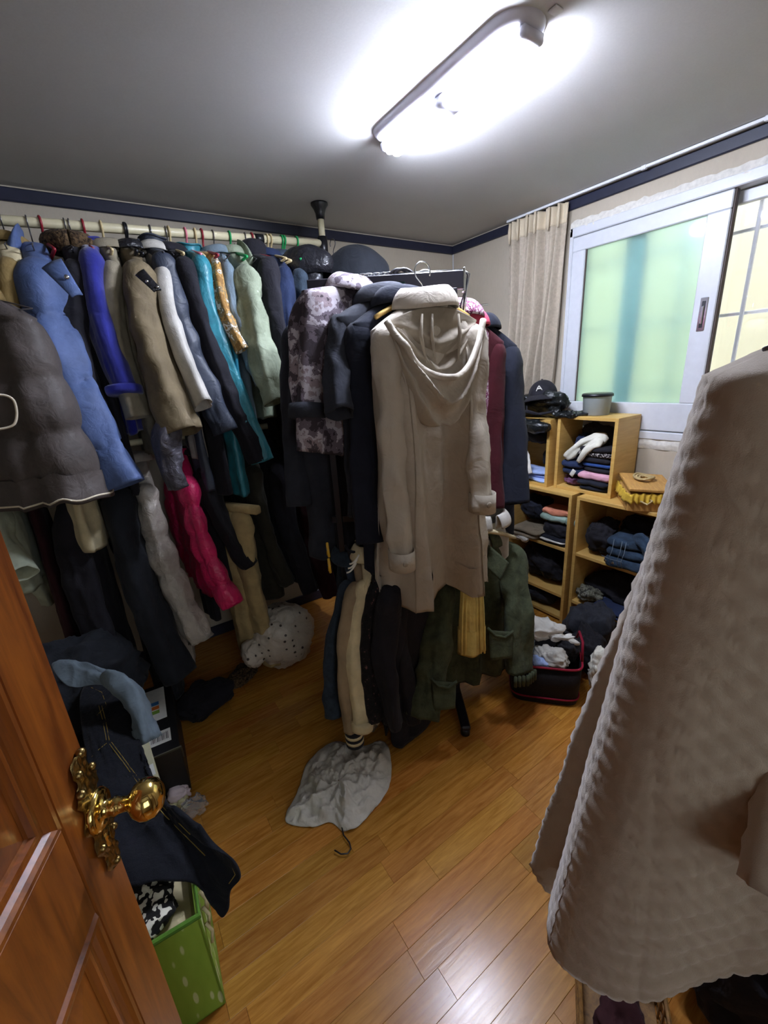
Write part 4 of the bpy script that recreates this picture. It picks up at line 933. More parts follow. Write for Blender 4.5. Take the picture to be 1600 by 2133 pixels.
# ------------------------------------------------------------------ shelves
wood('beech', 'c79d52', 'd9b46a', rough=.45, scale=(3, 3, 30), grain=2.0, bump=.03)
wood('beech_edge', 'd6b868', 'e2c77c', rough=.45, scale=(3, 3, 30), grain=2.0, bump=.02)
T = .018
def carcass(root, x0, x1, y0, y1, z0, z1, shelves, edge=True, back=False):
    o = np.array(root.location)
    def bx(lo, hi, name):
        p = MB().rbox(np.array(lo)-o, np.array(hi)-o, .0012).build(name, 'beech', root, smooth=False)
        return p
    bx((x0, y0, z0), (x1, y0+T, z1-T), 'side_panel'); bx((x0, y1-T, z0), (x1, y1, z1-T), 'side_panel')
    bx((x0, y0, z1-T), (x1, y1, z1), 'top_panel')
    for z in shelves: bx((x0+.002, y0+T, z-T), (x1, y1-T, z), 'shelf_board')
    if back: bx((x1-.005, y0+T, z0), (x1-.001, y1-T, z1-T), 'back_panel')
SX0, SX1 = 2.06, 2.345
def unit(label, y0, y1):
    t = thing('shelf_unit', label, 'shelf', ((SX0+SX1)/2, (y0+y1)/2, 0), group='beech shelf units under the window')
    carcass(t, SX0, SX1, y0, y1, 0, .80, (.475, .177, .03), back=True); return t
unit('beech shelf unit in the middle, left of the one with folded jeans', 1.285, 1.722)
unit('beech shelf unit with folded jeans, right of the paired posts', .66, 1.255)
unit('beech shelf unit nearest the corner, mostly behind the rack', 1.735, 2.17)
c1 = thing('storage_cube', 'open beech cube full of folded clothes under the window', 'storage cube', (2.24, 1.28, .80)); carcass(c1, 2.128, 2.345, 1.113, 1.449, .80, 1.212, (.818,), back=False)
c2 = thing('storage_cube', 'open beech cube with white shirts below the black bag', 'storage cube', (2.24, 1.64, .80)); carcass(c2, 2.10, 2.345, 1.475, 1.83, .80, 1.19, (.818,), back=True)

# ------------------------------------------------------------------ soft heaps
def blob(a, b, h, seed, wamp=.012, rf=7., n=(72, 40), ex=.75, ez=.8, wf=4., wv=.012):
    U, V = np.meshgrid(np.linspace(0, 2*PI, n[0], endpoint=False), np.linspace(.004, PI-.004, n[1]))
    su = lambda q, e: np.sign(q)*np.abs(q)**e
    P = np.stack([a*su(np.cos(U), ex)*np.sin(V)**ez, b*su(np.sin(U), ex)*np.sin(V)**ez, h/2+h/2*su(np.cos(V), ez)], -1)
    ctr = np.array([0, 0, h*.35]); nr = P-ctr; nr = nr/(np.linalg.norm(nr, axis=2, keepdims=True)+1e-9)
    P = P+nr*(wamp*(1.3*ridges(P, seed, rf)+.8*ridges(P*[1, 1, 1.5], seed+7, rf*2.2, 4))+wv*waves(P, seed+4, wf))[..., None]
    P[..., 2] = np.where(P[..., 2] < 0, P[..., 2]*.1, P[..., 2]); P[..., 2] = np.maximum(P[..., 2], 0)
    return P
def heap(name, label, cat, base, size, mat, seed, rz=0., wamp=.012, rf=7., group=None, tip=0., **kw):
    o = MB().grid(blob(size[0], size[1], size[2], seed, wamp, rf, **kw), wrap=True).build(name, mat)
    o.matrix_world = mat4(tuple(base), rz, tip); tag(o, label, cat, group); return o
def slab(w, d, h, seed, x0=0, y0=0, z0=0, wamp=.003):
    U, V = np.meshgrid(np.linspace(0, 2*PI, 40, endpoint=False), np.linspace(-1, 1, 24))
    su = lambda q, e: np.sign(q)*np.abs(q)**e
    tp = (1-np.abs(V)**10*.25); P = np.stack([w*V, d*su(np.cos(U), .45)*tp, h/2*su(np.sin(U), .75)*(1-np.abs(V)**12*.8)], -1)
    nz = wamp*ridges(P*[1, 1, 2], seed, 10.)+wamp*waves(P, seed+1, 5.)
    P[..., 2] += nz*.8; P[..., 1] += nz*1.2
    return P+np.array([x0, y0, z0+h/2])
def folded(name, label, cat, base, size, mat, seed, layers=3, rz=-PI/2, group=None, mats=None, tip=0., wamp=.003):
    w, d, h = size; g = np.random.RandomState(seed)
    t = thing(name, label, cat, tuple(base), rz, group, rx=tip); lh = h/layers
    for k in range(layers):
        mt = mats[k % len(mats)] if mats else mat
        MB().grid(slab(w*g.uniform(.92, 1.03), d*g.uniform(.9, 1.02), lh*1.12, seed+k, g.uniform(-.008, .008), g.uniform(-.012, .012), k*lh, wamp), wrap=True).build('folded_layer', mt, t)
    return t
fabric('c_peach', 'cf8468', weave=260, wb=.6, wr=.3); fabric('c_tealgrey', '8fa69a', weave=260, wb=.6, wr=.3)
fabric('c_lightblue', '9db0dc', wr=.4); fabric('c_offwhite', 'e0ddcf', wr=.3, weave=300, wb=.3); fabric('c_purple', '6d4866', wr=.4); fabric('c_pinksoft', 'd9a3b4', wr=.3)
fabric('c_leopard', '2b2529', cols=['141215', '2a2528', 'd8ccc8', '1c191b'], pscale=120, wr=.2); fabric('c_blue', '2d4a86', wr=.4)
fabric('c_greycamo', '6a6a60', cols=['3a3a34', '77776a', '565648', '8a8a7c'], pscale=30, wr=.4); fabric('c_jeans', '28384a', wr=.35, weave=500, wb=.5, var=.35, pscale=25)
fabric('c_stitch', '6a7680', wr=.1); plain('orange_print', 'd8432a', rough=.7)
fabric('c_nylon', '14181a', rough=.4, wr=.7, wrs=20, spec=.5, sheen=0)

# cube one: folded stack
B0 = .818
def cy(px, py, X=2.16): return atx(px, py, X)
folded('folded_sweater', 'dark navy rolled sweater at the bottom right of the beech cube', 'sweater', (2.20, 1.225, B0), (.085, .07, .055), 'c_navy', 201, 2)
folded('folded_sweater', 'soft pink folded sweater on the navy roll in the cube', 'sweater', (2.195, 1.235, B0+.055), (.10, .07, .042), 'c_pinksoft', 202, 1)
heap('scarf', 'dusty purple scarf bunched at the bottom left of the cube', 'scarf', (2.20, 1.375, B0), (.07, .05, .065), 'c_purple', 203, 1.5, .014, 10.)
folded('folded_shirt', 'navy blue folded shirt with white tag in the cube', 'shirt', (2.21, 1.36, B0+.07), (.062, .075, .075), 'c_navyblue', 204, 2)
folded('folded_shirt', 'black and blue folded shirts above the pink sweater', 'shirt', (2.22, 1.22, B0+.10), (.085, .075, .05), 'c_blue', 205, 2, mats=['c_black', 'c_blue'])
folded('folded_blouse', 'black folded top with leopard print edge in the cube', 'top', (2.215, 1.235, B0+.15), (.10, .075, .085), 'c_black', 206, 3, mats=['c_black', 'c_leopard', 'c_black'])
w_ = thing('white_jumper', 'cream white jumper slumped over the stack in the cube', 'jumper', (2.19, 1.29, B0+.20), -PI/2+.1)
MB().grid(sleeve_grid((.09, .02, .075), (-.11, -.03, -.04), .045, .026, 300, wamp=.008, bend=.035, bdir=(0, -.3, .9), flat=.8), wrap=True).build('jumper_fold', 'c_offwhite', w_)
MB().grid(sleeve_grid((.075, .0, .07), (-.03, -.045, -.045), .04, .024, 305, wamp=.008, bend=.03, bdir=(0, -.6, .6), flat=.9), wrap=True).build('jumper_sleeve', 'c_offwhite', w_)
tagm = thing('care_tag', 'small white tag on the navy shirt in the cube', 'tag', tuple(atx(1193, 985, 2.125)), -PI/2); MB().rbox((-.012, -.001, -.02), (.012, .001, .02), .0005, mat4((0, 0, 0), 0, 0, .5)).build('tag_strip', 'c_white', tagm)
heap('folded_denim', 'navy denim bundle at the back of the cube', 'jeans', (2.26, 1.36, B0+.15), (.06, .05, .14), 'c_navyblue', 207, 0, .012, 9.)
heap('dark_jumper', 'dark jumper pushed to the back top of the cube', 'jumper', (2.29, 1.29, B0+.20), (.05, .12, .15), 'c_charcoal', 208, 0, .012, 7.)
# clear tub with dark lid
tb = thing('plastic_tub', 'clear plastic tub with dark lid on top of the beech cube', 'tub', (2.23, 1.292, 1.212))
m, nt, b = newmat('tub_plastic'); b.inputs['Base Color'].default_value = lin('cfd6d6'); b.inputs['Transmission Weight'].default_value = .6; b.inputs['Roughness'].default_value = .35; b.inputs['IOR'].default_value = 1.15
MB().lathe([(0, .001), (.062, .001), (.064, .004), (.070, .095), (.072, .1), (.0705, .1), (.0665, .095), (.061, .006), (0, .006)], 40).build('tub_body', 'tub_plastic', tb)
MB().lathe([(0, .112), (.07, .112), (.076, .108), (.077, .097), (.074, .097), (.073, .1), (0, .1)], 40).build('lid', 'black_plastic', tb)
# wooden box with yellow frill
wood('box_wood', 'a5783c', 'c49650', rough=.6, scale=(4, 30, 4), grain=3.)
fabric('c_frill', 'c9a53a', wr=.3)
bxp = thing('keepsake_box', 'wooden box with yellow frilled trim and coiled rope on its lid', 'box', (2.15, .965, .80), math.radians(38))
MB().rbox((-.12, -.09, 0), (.12, .09, .085), .003).build('box_body', 'box_wood', bxp, smooth=False)
MB().rbox((-.128, -.098, .092), (.128, .098, .108), .004, mat4((0, 0, .012), 0, .05, -.06)).build('lid', 'box_wood', bxp, smooth=False)
P = []; per = []
for a, b2, n in (((-.12, -.09), (.12, -.09), 60), ((.12, -.09), (.12, .09), 46), ((.12, .09), (-.12, .09), 60), ((-.12, .09), (-.12, -.09), 46)):
    for t in np.linspace(0, 1, n, endpoint=False): per.append((a[0]+(b2[0]-a[0])*t, a[1]+(b2[1]-a[1])*t))
per = np.array(per); s_ = np.arange(len(per)); nrm = per/np.abs(per/np.array([.12, .09])).max(1)[:, None]; nd_ = np.where((np.abs(per[:, :1]) > .1199), np.sign(per)*[1, 0], np.sign(per)*[0, 1])
rows = [np.column_stack([per+nd_*(.004+(.004+.011*v)*(.5+.5*np.sin(s_*1.05)))[:, None], .088-.045*v+.004*np.sin(s_*.7)]) for v in np.linspace(0, 1, 5)]
MB().grid(np.array(rows), wrap=True).build('frill', 'c_frill', bxp, solid=.0015)
a = np.linspace(0, 5*PI, 70); MB().tube(np.column_stack([.02+(.025+.0022*a)*np.cos(a), (.02+.0018*a)*np.sin(a), .128+.004*np.sin(a*2)+.0006*a]), .0055, 8).build('rope_coil', 'c_beige', bxp)
MB().tube([(-.128, 0, .06), (-.16, .0, .065), (-.17, .02, .05), (-.135, .04, .055)], .004, 7).build('rope_loop', 'c_beige', bxp)
# black bag and cap on cube two
bg = thing('black_bag', 'crumpled black nylon bag lying on the second cube by the curtain', 'bag', (2.20, 1.62, 1.19))
P = blob(.11, .20, .15, 31, .028, 5., (80, 44)); P[..., 0] -= .03*np.sin(P[..., 1]*18)*(P[..., 2] < .08); MB().grid(P, wrap=True).build('bag_body', 'c_nylon', bg)
P = blob(.08, .10, .05, 33, .02, 9.)+np.array([-.02, -.22, .0]); MB().grid(P, wrap=True).build('bag_flap', 'c_nylon', bg)
P = blob(.05, .17, .09, 35, .02, 8.)+np.array([-.12, .02, -.085]); MB().grid(P, wrap=True).build('bag_front', 'c_nylon', bg)
for k in range(3): MB().tube([(-.10, .12-.05*k, .10), (-.135, .05-.03*k, .05), (-.13, -.06-.02*k, .03), (-.09, -.16, .045)], .005, 8).build('bag_strap', 'c_black', bg)
cp = thing('baseball_cap', 'black cap with white letter on the front, resting on the nylon bag', 'cap', (2.19, 1.60, 1.315), math.radians(205), rx=.1)
dm = []
for ph in np.linspace(.02, 1, 16):
    th = np.linspace(0, 2*PI, 40, endpoint=False); q = ph*PI*.5; dm.append(np.column_stack([.085*np.sin(q)*np.cos(th), .078*np.sin(q)*np.sin(th)*(1-.03*np.cos(th*6)), np.full(40, .085*math.cos(q)*1.0)]))
MB().grid(np.array(dm), wrap=True).build('crown', 'c_black', cp)
br = []
for t in np.linspace(0, 1, 8):
    th = np.linspace(-1.05, 1.05, 24); r_ = .08+.065*t*np.cos(th*.9); br.append(np.column_stack([r_*np.cos(th)*1.0, r_*np.sin(th)*.98, .006-.022*t*t-.02*np.abs(th)**2*t]))
MB().grid(np.array(br)).build('brim', 'c_black', cp, solid=.004)
MB().tube([(.0, 0, .086), (.0, 0, .090)], .006, 8).build('button', 'c_black', cp)
lg = MB()
for seg in (((.079, -.018, .028), (.068, -.004, .056)), ((.068, -.004, .056), (.078, .014, .03)), ((.0775, -.011, .040), (.078, .008, .040))): lg.tube([np.array(seg[0]), (np.array(seg[0])+np.array(seg[1]))/2+np.array([.004, 0, .001]), np.array(seg[1])], .0035, 6)
lg.build('white_letter', 'c_white', cp)
# shirts in cube two
folded('folded_shirts', 'pale blue folded shirts at the bottom of the second cube', 'shirt', (2.20, 1.64, .818), (.15, .08, .06), 'c_lightblue', 211, 3)
ws = thing('white_shirt', 'white and grey shirt with orange mark hanging out of the second cube', 'shirt', (2.13, 1.63, .88), -PI/2)
MB().grid(sleeve_grid((-.02, .0, .115), (.04, -.06, -.015), .035, .032, 320, wamp=.006, bend=.02, flat=.55), wrap=True).build('shirt_sleeve', 'c_white', ws)
MB().grid(sleeve_grid((-.06, .02, .11), (-.09, -.04, .015), .035, .035, 322, wamp=.006, bend=.02, flat=.6), wrap=True).build('shirt_sleeve', 'c_white', ws)
MB().rbox((-.05, -.052, .07), (-.044, -.047, .10), .001, mat4((0, 0, 0), 0, 0, .3)).build('orange_mark', 'orange_print', ws)
heap('grey_jeans', 'dark grey jeans crumpled in the top of the second cube', 'jeans', (2.20, 1.64, 1.03), (.07, .13, .12), 'c_charcoal', 212, 0, .016, 8.)
heap('black_tshirt', 'black folded T-shirt behind the white shirt', 'T-shirt', (2.24, 1.55, .878), (.07, .065, .14), 'c_black', 213, 0, .01, 8.)
# middle unit, shelf one
folded('folded_towel', 'peach and grey green folded towel on the middle shelf unit', 'towel', (2.17, 1.415, .60), (.095, .07, .075), 'c_peach', 221, 2, mats=['c_tealgrey', 'c_peach'], wamp=.006)
MB().grid(slab(.035, .07, .05, 5, .105, 0, .0), wrap=True).build('towel_end', 'c_tealgrey', bpy.data.objects['folded_towel'])
heap('black_clothes', 'black clothing stack under the peach towel', 'clothes', (2.19, 1.40, .475), (.10, .10, .13), 'c_black', 222, 0, .012, 8.)
heap('dark_shirt', 'dark navy shirt left of the peach towel', 'shirt', (2.18, 1.58, .56), (.09, .09, .16), 'c_navy', 223, 0, .014, 8.)
folded('folded_trousers', 'taupe folded trousers sticking out of the middle unit', 'trousers', (2.15, 1.57, .475), (.10, .12, .06), 'c_taupe', 224, 2)
heap('white_sock', 'white sock hanging over the front edge of the middle shelf', 'sock', (2.05, 1.60, .43), (.03, .07, .065), 'c_white', 225, -.15, .010, 11.)
folded('striped_shirt', 'navy shirt with pale stripes under the black clothing stack', 'shirt', (2.13, 1.40, .476), (.09, .07, .04), 'c_navy', 226, 3, mats=['c_navy', 'c_white', 'c_navy'])
heap('black_coat_pile', 'black coats stuffed into the second shelf of the middle unit', 'clothes', (2.19, 1.50, .177), (.11, .17, .24), 'c_black', 227, 0, .02, 6.)
heap('dark_trousers', 'dark trousers hanging from the lower shelf of the middle unit', 'clothes', (2.16, 1.53, .03), (.11, .14, .13), 'c_charcoal', 228, 0, .02, 6.)
heap('red_brown_cloth', 'reddish brown cloth at the foot of the middle unit', 'cloth', (2.02, 1.62, .0), (.05, .06, .17), 'c_maroon', 229, 0, .015, 8.)
# corner unit
heap('navy_shirt_pile', 'navy and white patterned shirts on the corner shelf unit', 'shirts', (2.14, 1.86, .475), (.10, .11, .12), 'c_leopard', 231, 0, .014, 8.)
heap('dark_pile', 'black clothes filling the corner unit', 'clothes', (2.18, 1.95, .177), (.12, .17, .25), 'c_black', 232, 0, .02, 6.)
heap('grey_pile', 'grey sweaters on top of the corner unit', 'sweaters', (2.2, 1.99, .80), (.12, .13, .16), 'c_greyblue', 233, 0, .02, 6.)
# jeans unit
heap('black_trousers', 'black trousers in a heap left of the folded jeans', 'trousers', (2.17, 1.15, .475), (.11, .085, .2), 'c_black', 241, 0, .02, 7.)
jn = folded('folded_jeans', 'faded dark blue jeans folded with pockets and studs showing', 'jeans', (2.15, .965, .475), (.115, .115, .15), 'c_jeans', 242, 3, wamp=.006)
for sx, zz in ((-.085, .03), (-.045, .03)): MB().lathe([(0, .003), (.006, .003), (.008, 0), (0, 0)], 12, mat4((sx, -.125, zz), 0, PI/2)).build('stud', 'chrome', jn)
for sx in (-.06, -.02, .0): MB().tube([(sx, -.108, .15), (sx+.006, -.128, .1), (sx-.004, -.13, .05), (sx, -.118, .012)], .0013, 6).build('stitching', 'c_stitch', jn)
MB().tube([(-.11, -.12, .05), (-.06, -.131, .048), (0, -.131, .052)], .0013, 6).build('stitching', 'c_stitch', jn)
MB().grid(sleeve_grid((.02, -.06, .16), (.14, -.09, .05), .04, .035, 331, wamp=.006, bend=.05, bdir=(0, -.2, 1), flat=.7), wrap=True).build('jeans_leg', 'c_jeans', jn)
heap('dark_denim', 'black denim heap behind the folded jeans', 'jeans', (2.26, .93, .475), (.07, .18, .24), 'c_black', 243, 0, .018, 6.)
heap('camouflage_trousers', 'grey green camouflage trousers crumpled on the low shelf', 'trousers', (2.13, 1.155, .177), (.07, .085, .10), 'c_greycamo', 244, .2, .018, 9.)
heap('black_jumper', 'black jumpers behind the camouflage trousers', 'jumpers', (2.22, .98, .177), (.09, .25, .20), 'c_black', 245, 0, .02, 6.)
folded('navy_trousers', 'navy trousers folded at the edge of the low shelf', 'trousers', (2.11, 1.02, .177), (.10, .07, .04), 'c_navyblue', 246, 2)
heap('black_bottom_pile', 'black clothes in the bottom of the jeans unit', 'clothes', (2.18, 1.0, .03), (.11, .24, .12), 'c_charcoal', 247, 0, .02, 6.)

# ------------------------------------------------------------------ basket of laundry on the floor
ang = math.atan2(.816-1.026, 1.518-1.329)
bk = thing('laundry_basket', 'black fabric laundry basket with red rim full of clothes', 'basket', (1.525, 1.03, 0), ang)
fabric('c_basket', '151013', rough=.7, wr=.2, weave=200, wb=.6); fabric('c_basket_rim', '8e1230', rough=.6, wr=.1)
bw, bdp, bh = .155, .135, .20
prof = []
for z, s_ in ((0, .0), (0, .93), (.004, .95), (.05, .97), (.10, .985), (bh, 1.0), (bh-.004, .975), (.01, .93), (.01, 0)):
    th = np.linspace(0, 2*PI, 48, endpoint=False); su = lambda q, e: np.sign(q)*np.abs(q)**e
    prof.append(np.column_stack([bw*s_*su(np.cos(th), .35), bdp*s_*su(np.sin(th), .35), np.full(48, z)]))
MB().grid(np.array(prof), wrap=True).build('basket_wall', 'c_basket', bk)
rim = prof[5]; MB().tube(np.concatenate([rim, rim[:2]])+[0, 0, .002], .005, 8, caps=False).build('rim', 'c_basket_rim', bk)
low = prof[3]*[1.012, 1.012, 0]+[0, 0, .035]; MB().tube(np.concatenate([low, low[:2]]), .004, 8, caps=False, ).build('lower_piping', 'c_basket_rim', bk)
MB().tube([(bw*.9, bdp*.5, bh), (bw*1.0, bdp*.3, bh+.09), (bw*1.0, -bdp*.3, bh+.09), (bw*1.0, -bdp*.5, bh)], .006, 8).build('handle', 'c_basket_rim', bk)
Mb = np.array(mat4((1.525, 1.03, 0), ang))
def inb(x, y, z): return tuple(xf(np.array([(x, y, z)]), Mb)[0])
heap('white_blouse', 'white blouse piled on top of the laundry basket', 'blouse', inb(-.01, .04, .235), (.10, .075, .12), 'c_white', 251, ang+.2, .022, 7.)
heap('white_blouse_tail', 'white frilled cloth edge draped right of the laundry heap', 'cloth', inb(.07, .0, .25), (.07, .03, .055), 'c_white', 252, ang-.2, .016, 10.)
heap('grey_shirt', 'light grey striped shirt at the front of the laundry basket', 'shirt', inb(.02, -.07, .165), (.09, .05, .09), 'c_lightgrey', 253, ang-.3, .016, 10.)
heap('black_knit', 'black knit garment at the right of the laundry basket', 'knitwear', inb(.095, .01, .17), (.055, .08, .12), 'c_black_knit', 254, ang, .014, 9.)
heap('blue_cloth', 'pale blue cloth at the front rim of the basket', 'cloth', inb(-.03, -.09, .175), (.06, .03, .04), 'c_lightblue', 255, ang, .008, 10.)
heap('grey_cloth', 'grey cloth at the left of the laundry basket', 'cloth', inb(-.10, .0, .17), (.05, .09, .16), 'c_greyblue', 256, ang, .02, 8.)
heap('beige_bag', 'white and beige plastic bag right of the laundry basket', 'bag', (1.70, .83, 0), (.07, .08, .25), 'c_offwhite', 257, .3, .025, 8.)
heap('grey_garment', 'dark grey garment heaped before the jeans unit', 'clothes', (1.93, 1.03, 0), (.12, .14, .30), 'c_charcoal', 258, .3, .03, 6.)
heap('black_garment', 'black garment fallen beside the laundry basket', 'clothes', (1.78, .97, 0), (.10, .10, .24), 'c_black', 259, .3, .03, 6.)

# ------------------------------------------------------------------ quilted coat in the right foreground
g = garment('quilted_coat', 'long beige quilted coat hanging at the right edge close to the camera', 'coat', (.685, .065, 1.525), math.radians(-36), 'c_beige_quilt', sw=.20, drop=.05, L=.60, hemtilt=.225, hw=.31, bd=.11, seed=101, near=tuple(atd(1680, 1890, .42)), far=tuple(atd(1155, 1815, .84)), sr=(.062, .05), collar='fold', ch=.06, quilt=.024, qamp=.0042, wamp=.002, swamp=.002, fold=.010, nt=480, dv=.0042, bflare=.25, sbend=.04, sbdir=(0, .8, 0), sy0=.03, sx0=.08, round=.7)
hanger((.70, .06, 1.62), math.radians(-36), 'wire hanger of the beige quilted coat', mat='grey_wire', arm=.17)
hk = thing('wall_hook_rail', 'wooden hook rail on the front wall behind the quilted coat', 'hook rail', (.8, YF, 1.62)); MB().rbox((-.2, 0, -.03), (.45, .02, .03), .004).build('board', 'frame_wood', hk, smooth=False)
MB().tube([(-.11, .02, .01), (-.11, .2, .02), (-.11, .37, .0), (-.11, .38, .03)], .006, 8).build('hook', 'black_metal', hk)
heap('black_blanket', 'black blanket heaped on the floor in the bottom right corner', 'blanket', (1.02, .09, 0), (.22, .16, .42), 'c_black', 103, .2, .03, 5.)
# rattan basket under it
wood('rattan', '6b4a22', '9a7038', rough=.6, scale=(20, 20, 4), grain=4.)
rb = thing('rattan_basket', 'open rattan basket on the floor below the quilted coat', 'basket', (.70, .21, 0), math.radians(35))
for k in range(9):
    xx = -.10+.025*k; MB().rbox((xx-.003, -.09, 0), (xx+.003, -.086, .10), .001).build('stake', 'rattan', rb, smooth=False); MB().rbox((xx-.003, .086, 0), (xx+.003, .09, .10), .001).build('stake', 'rattan', rb, smooth=False)
for zz in (.004, .035, .07, .10):
    c = np.array([(-.105, -.09, zz), (.105, -.09, zz), (.105, .09, zz), (-.105, .09, zz), (-.105, -.09, zz)]); MB().tube(c, .006 if zz > .09 else .003, 6).build('weaver', 'rattan', rb, smooth=False)
MB().rbox((-.1, -.085, .0), (.1, .085, .006), .001).build('base', 'rattan', rb, smooth=False)
heap('dark_shoe_cloth', 'dark cloth bundle lying in the rattan basket', 'cloth', (.70, .21, .008), (.07, .06, .07), 'c_maroon', 105, .4, .015, 9.)

# ------------------------------------------------------------------ draped pieces
def draped(name, label, cat, outline, mat, bulge=.03, wr_=.008, seed=1, thick=.004, rf=6., nr=34, nth=140, direct=None, parts=None, floor=None):
    O = np.array(outline, float); c = O.mean(0)
    # closed Catmull-Rom resampling
    n = len(O); Q = []
    for k in range(nth):
        t = k/nth*n; i = int(t); f_ = t-i; p0, p1, p2, p3 = (O[(i+j-1) % n] for j in range(4))
        Q.append(.5*((2*p1)+(-p0+p2)*f_+(2*p0-5*p1+4*p2-p3)*f_**2+(-p0+3*p1-3*p2+p3)*f_**3))
    Q = np.array(Q); r = np.linspace(.02, 1, nr)[:, None, None]
    P = c+(Q[None]-c)*r
    N_ = np.array(direct if direct is not None else (0, 0, 1.)); N_ = N_/np.linalg.norm(N_)
    P = P+N_*(bulge*(1-r**3) + (wr_*(ridges(P, seed, rf)*1.2+.6*waves(P, seed+2, rf*.6))[..., None])*(.35+.65*(1-r**6)))
    if floor is not None:
        tht = np.linspace(0, 2*PI, nth, endpoint=False)[None, :]; r2 = r[..., 0]; P[..., 2] += .014*(1-2*np.abs(np.sin(tht*3.5+r2*4+1))**.6)*np.sin(PI*r2)+.010*(1-2*np.abs(np.sin(tht*6.+2.6*np.sin(r2*5)))**.6)*r2*(1-r2**4)
    if floor is not None: P[..., 2] = np.maximum(P[..., 2], floor)
    loc = c.copy(); o = MB().grid(P-loc, wrap=True).build(name, mat, solid=thick); o.location = loc
    tag(o, label, cat); return o
fl_pts = [atz(x_, y_, .006) for x_, y_ in ((695, 1545), (642, 1588), (622, 1645), (597, 1695), (601, 1715), (650, 1722), (688, 1712), (714, 1730), (737, 1727), (768, 1698), (808, 1645), (815, 1590), (800, 1545), (748, 1555))]
sh = draped('grey_shirt_on_floor', 'crumpled pale grey shirt fallen on the floor below the rack', 'shirt', fl_pts, 'c_greywhite', .06, .016, 11, .004, 26., floor=.004)
hkf = thing('fallen_hanger', 'dark wire hanger hook sticking out of the shirt on the floor', 'hanger', tuple(atz(712, 1735, .006)))
q0 = np.array(hkf.location); MB().tube(np.array([atz(x_, y_, .012) for x_, y_ in ((706, 1700), (712, 1722), (716, 1740), (728, 1755), (731, 1768), (724, 1778), (710, 1779), (697, 1771))])-q0, .0024, 8).build('hook', 'black_metal', hkf)

# ------------------------------------------------------------------ dotted plastic bag
m, nt, b = newmat('dotted_plastic'); L = nt.links
tc = nd(nt, 'ShaderNodeTexCoord'); vo = nd(nt, 'ShaderNodeTexVoronoi', i_Scale=26.0, i_Randomness=.35); L.new(tc.outputs['Object'], vo.inputs['Vector'])
rp = ramp(nt, [(.0, lin('3a332e')), (.16, lin('3a332e')), (.19, lin('cabfb0')), (1.0, lin('d6ccbe'))]); L.new(vo.outputs['Distance'], rp.inputs['Fac']); L.new(rp.outputs['Color'], b.inputs['Base Color'])
b.inputs['Roughness'].default_value = .28; b.inputs['Specular IOR Level'].default_value = .6
n3 = nd(nt, 'ShaderNodeTexNoise', i_Scale=14.0, i_Detail=3.0, i_Distortion=1.2); L.new(tc.outputs['Object'], n3.inputs['Vector']); bp = nd(nt, 'ShaderNodeBump', i_Strength=.9, i_Distance=.02); L.new(n3.outputs['Fac'], bp.inputs['Height']); L.new(bp.outputs[0], b.inputs['Normal'])
db = thing('plastic_bag', 'translucent plastic bag with small dark dots on the floor under the coats', 'bag', (.585, 1.985, 0))
MB().grid(blob(.165, .15, .36, 61, .011, 6., (90, 50), ex=.9, ez=.85), wrap=True).build('bag_body', 'dotted_plastic', db)
MB().grid(blob(.06, .07, .13, 63, .010, 9.)+np.array([-.17, -.04, .12]), wrap=True).build('bag_side', 'dotted_plastic', db)
heap('fur_scarf', 'brown fur scarf lying by the dotted bag', 'scarf', (.36, 2.02, 0), (.13, .06, .06), 'c_fur_brown', 65, .6, .015, 9.)
heap('black_cloth', 'black cloth fallen on the floor below the dark overcoat', 'cloth', (.14, 1.93, 0), (.14, .13, .10), 'c_black', 66, .5, .02, 6.)

# ------------------------------------------------------------------ boxes and clothes behind the door
plain('box_black', '17171a', rough=.5); plain('card_olive', '4a4a3c', rough=.7); plain('card_cream', 'c8c4a0', rough=.75); plain('label_white', 'e6e6e0', rough=.6)
plain('print_blue', '3f7fc0', rough=.6); plain('print_orange', 'd8742a', rough=.6); plain('print_green', '7aa53a', rough=.6); plain('print_black', '101010', rough=.6); plain('paper_pink', 'e2d2da', rough=.8); plain('paper_cream', 'e3e0b8', rough=.8)
ba = thing('carton', 'black cardboard carton with barcode sticker behind the door', 'box', (-.24, 1.72, 0), math.radians(-4))
MB().rbox((-.26, -.21, 0), (.25, .22, .22), .002).build('carton_body', 'box_black', ba, smooth=False)
MB().rbox((.06, -.02, .2205), (.22, .19, .2225), .0005).build('paper_label', 'label_white', ba, smooth=False)
for k, mt in enumerate(('print_blue', 'print_orange', 'print_green')): MB().rbox((.135, .02+.028*(2-k), .223), (.195, .042+.028*(2-k), .2236), .0003).build('printed_square', mt, ba, smooth=False)
bs = MB().rbox((.15, -.16, .2205), (.225, -.09, .2222), .0004).build('barcode_sticker', 'label_white', ba, smooth=False)
for k in range(12): MB().box((.157+.0052*k, -.145, .2223), (.157+.0052*k+(.0014, .0026, .002)[k % 3], -.105, .2226)).build('barcode_line', 'print_black', bs, smooth=False)
MB().rbox((-.0, -.214, 0), (.005, -.21, .01), .001).build('seam', 'box_black', ba, smooth=False)
MB().rbox((.10, -.0025, -.10), (.255, .0025, 0), .001, mat4((0, -.213, .222), 0, .45)).build('open_flap', 'card_olive', ba, smooth=False)
bb = thing('carton', 'cream printed carton under the dark denim jacket', 'box', (-.33, 1.24, 0), math.radians(3))
MB().rbox((-.26, -.20, 0), (.25, .22, .34), .002).build('carton_body', 'card_cream', bb, smooth=False)
for k, mt in enumerate(('print_orange', 'print_green')): MB().rbox((.14, .15-.04*k, .3405), (.2, .185-.04*k, .341), .0003).build('printed_square', mt, bb, smooth=False)
MB().rbox((.17, .03, .3405), (.245, .08, .3415), .0004).build('paper_label', 'label_white', bb, smooth=False)
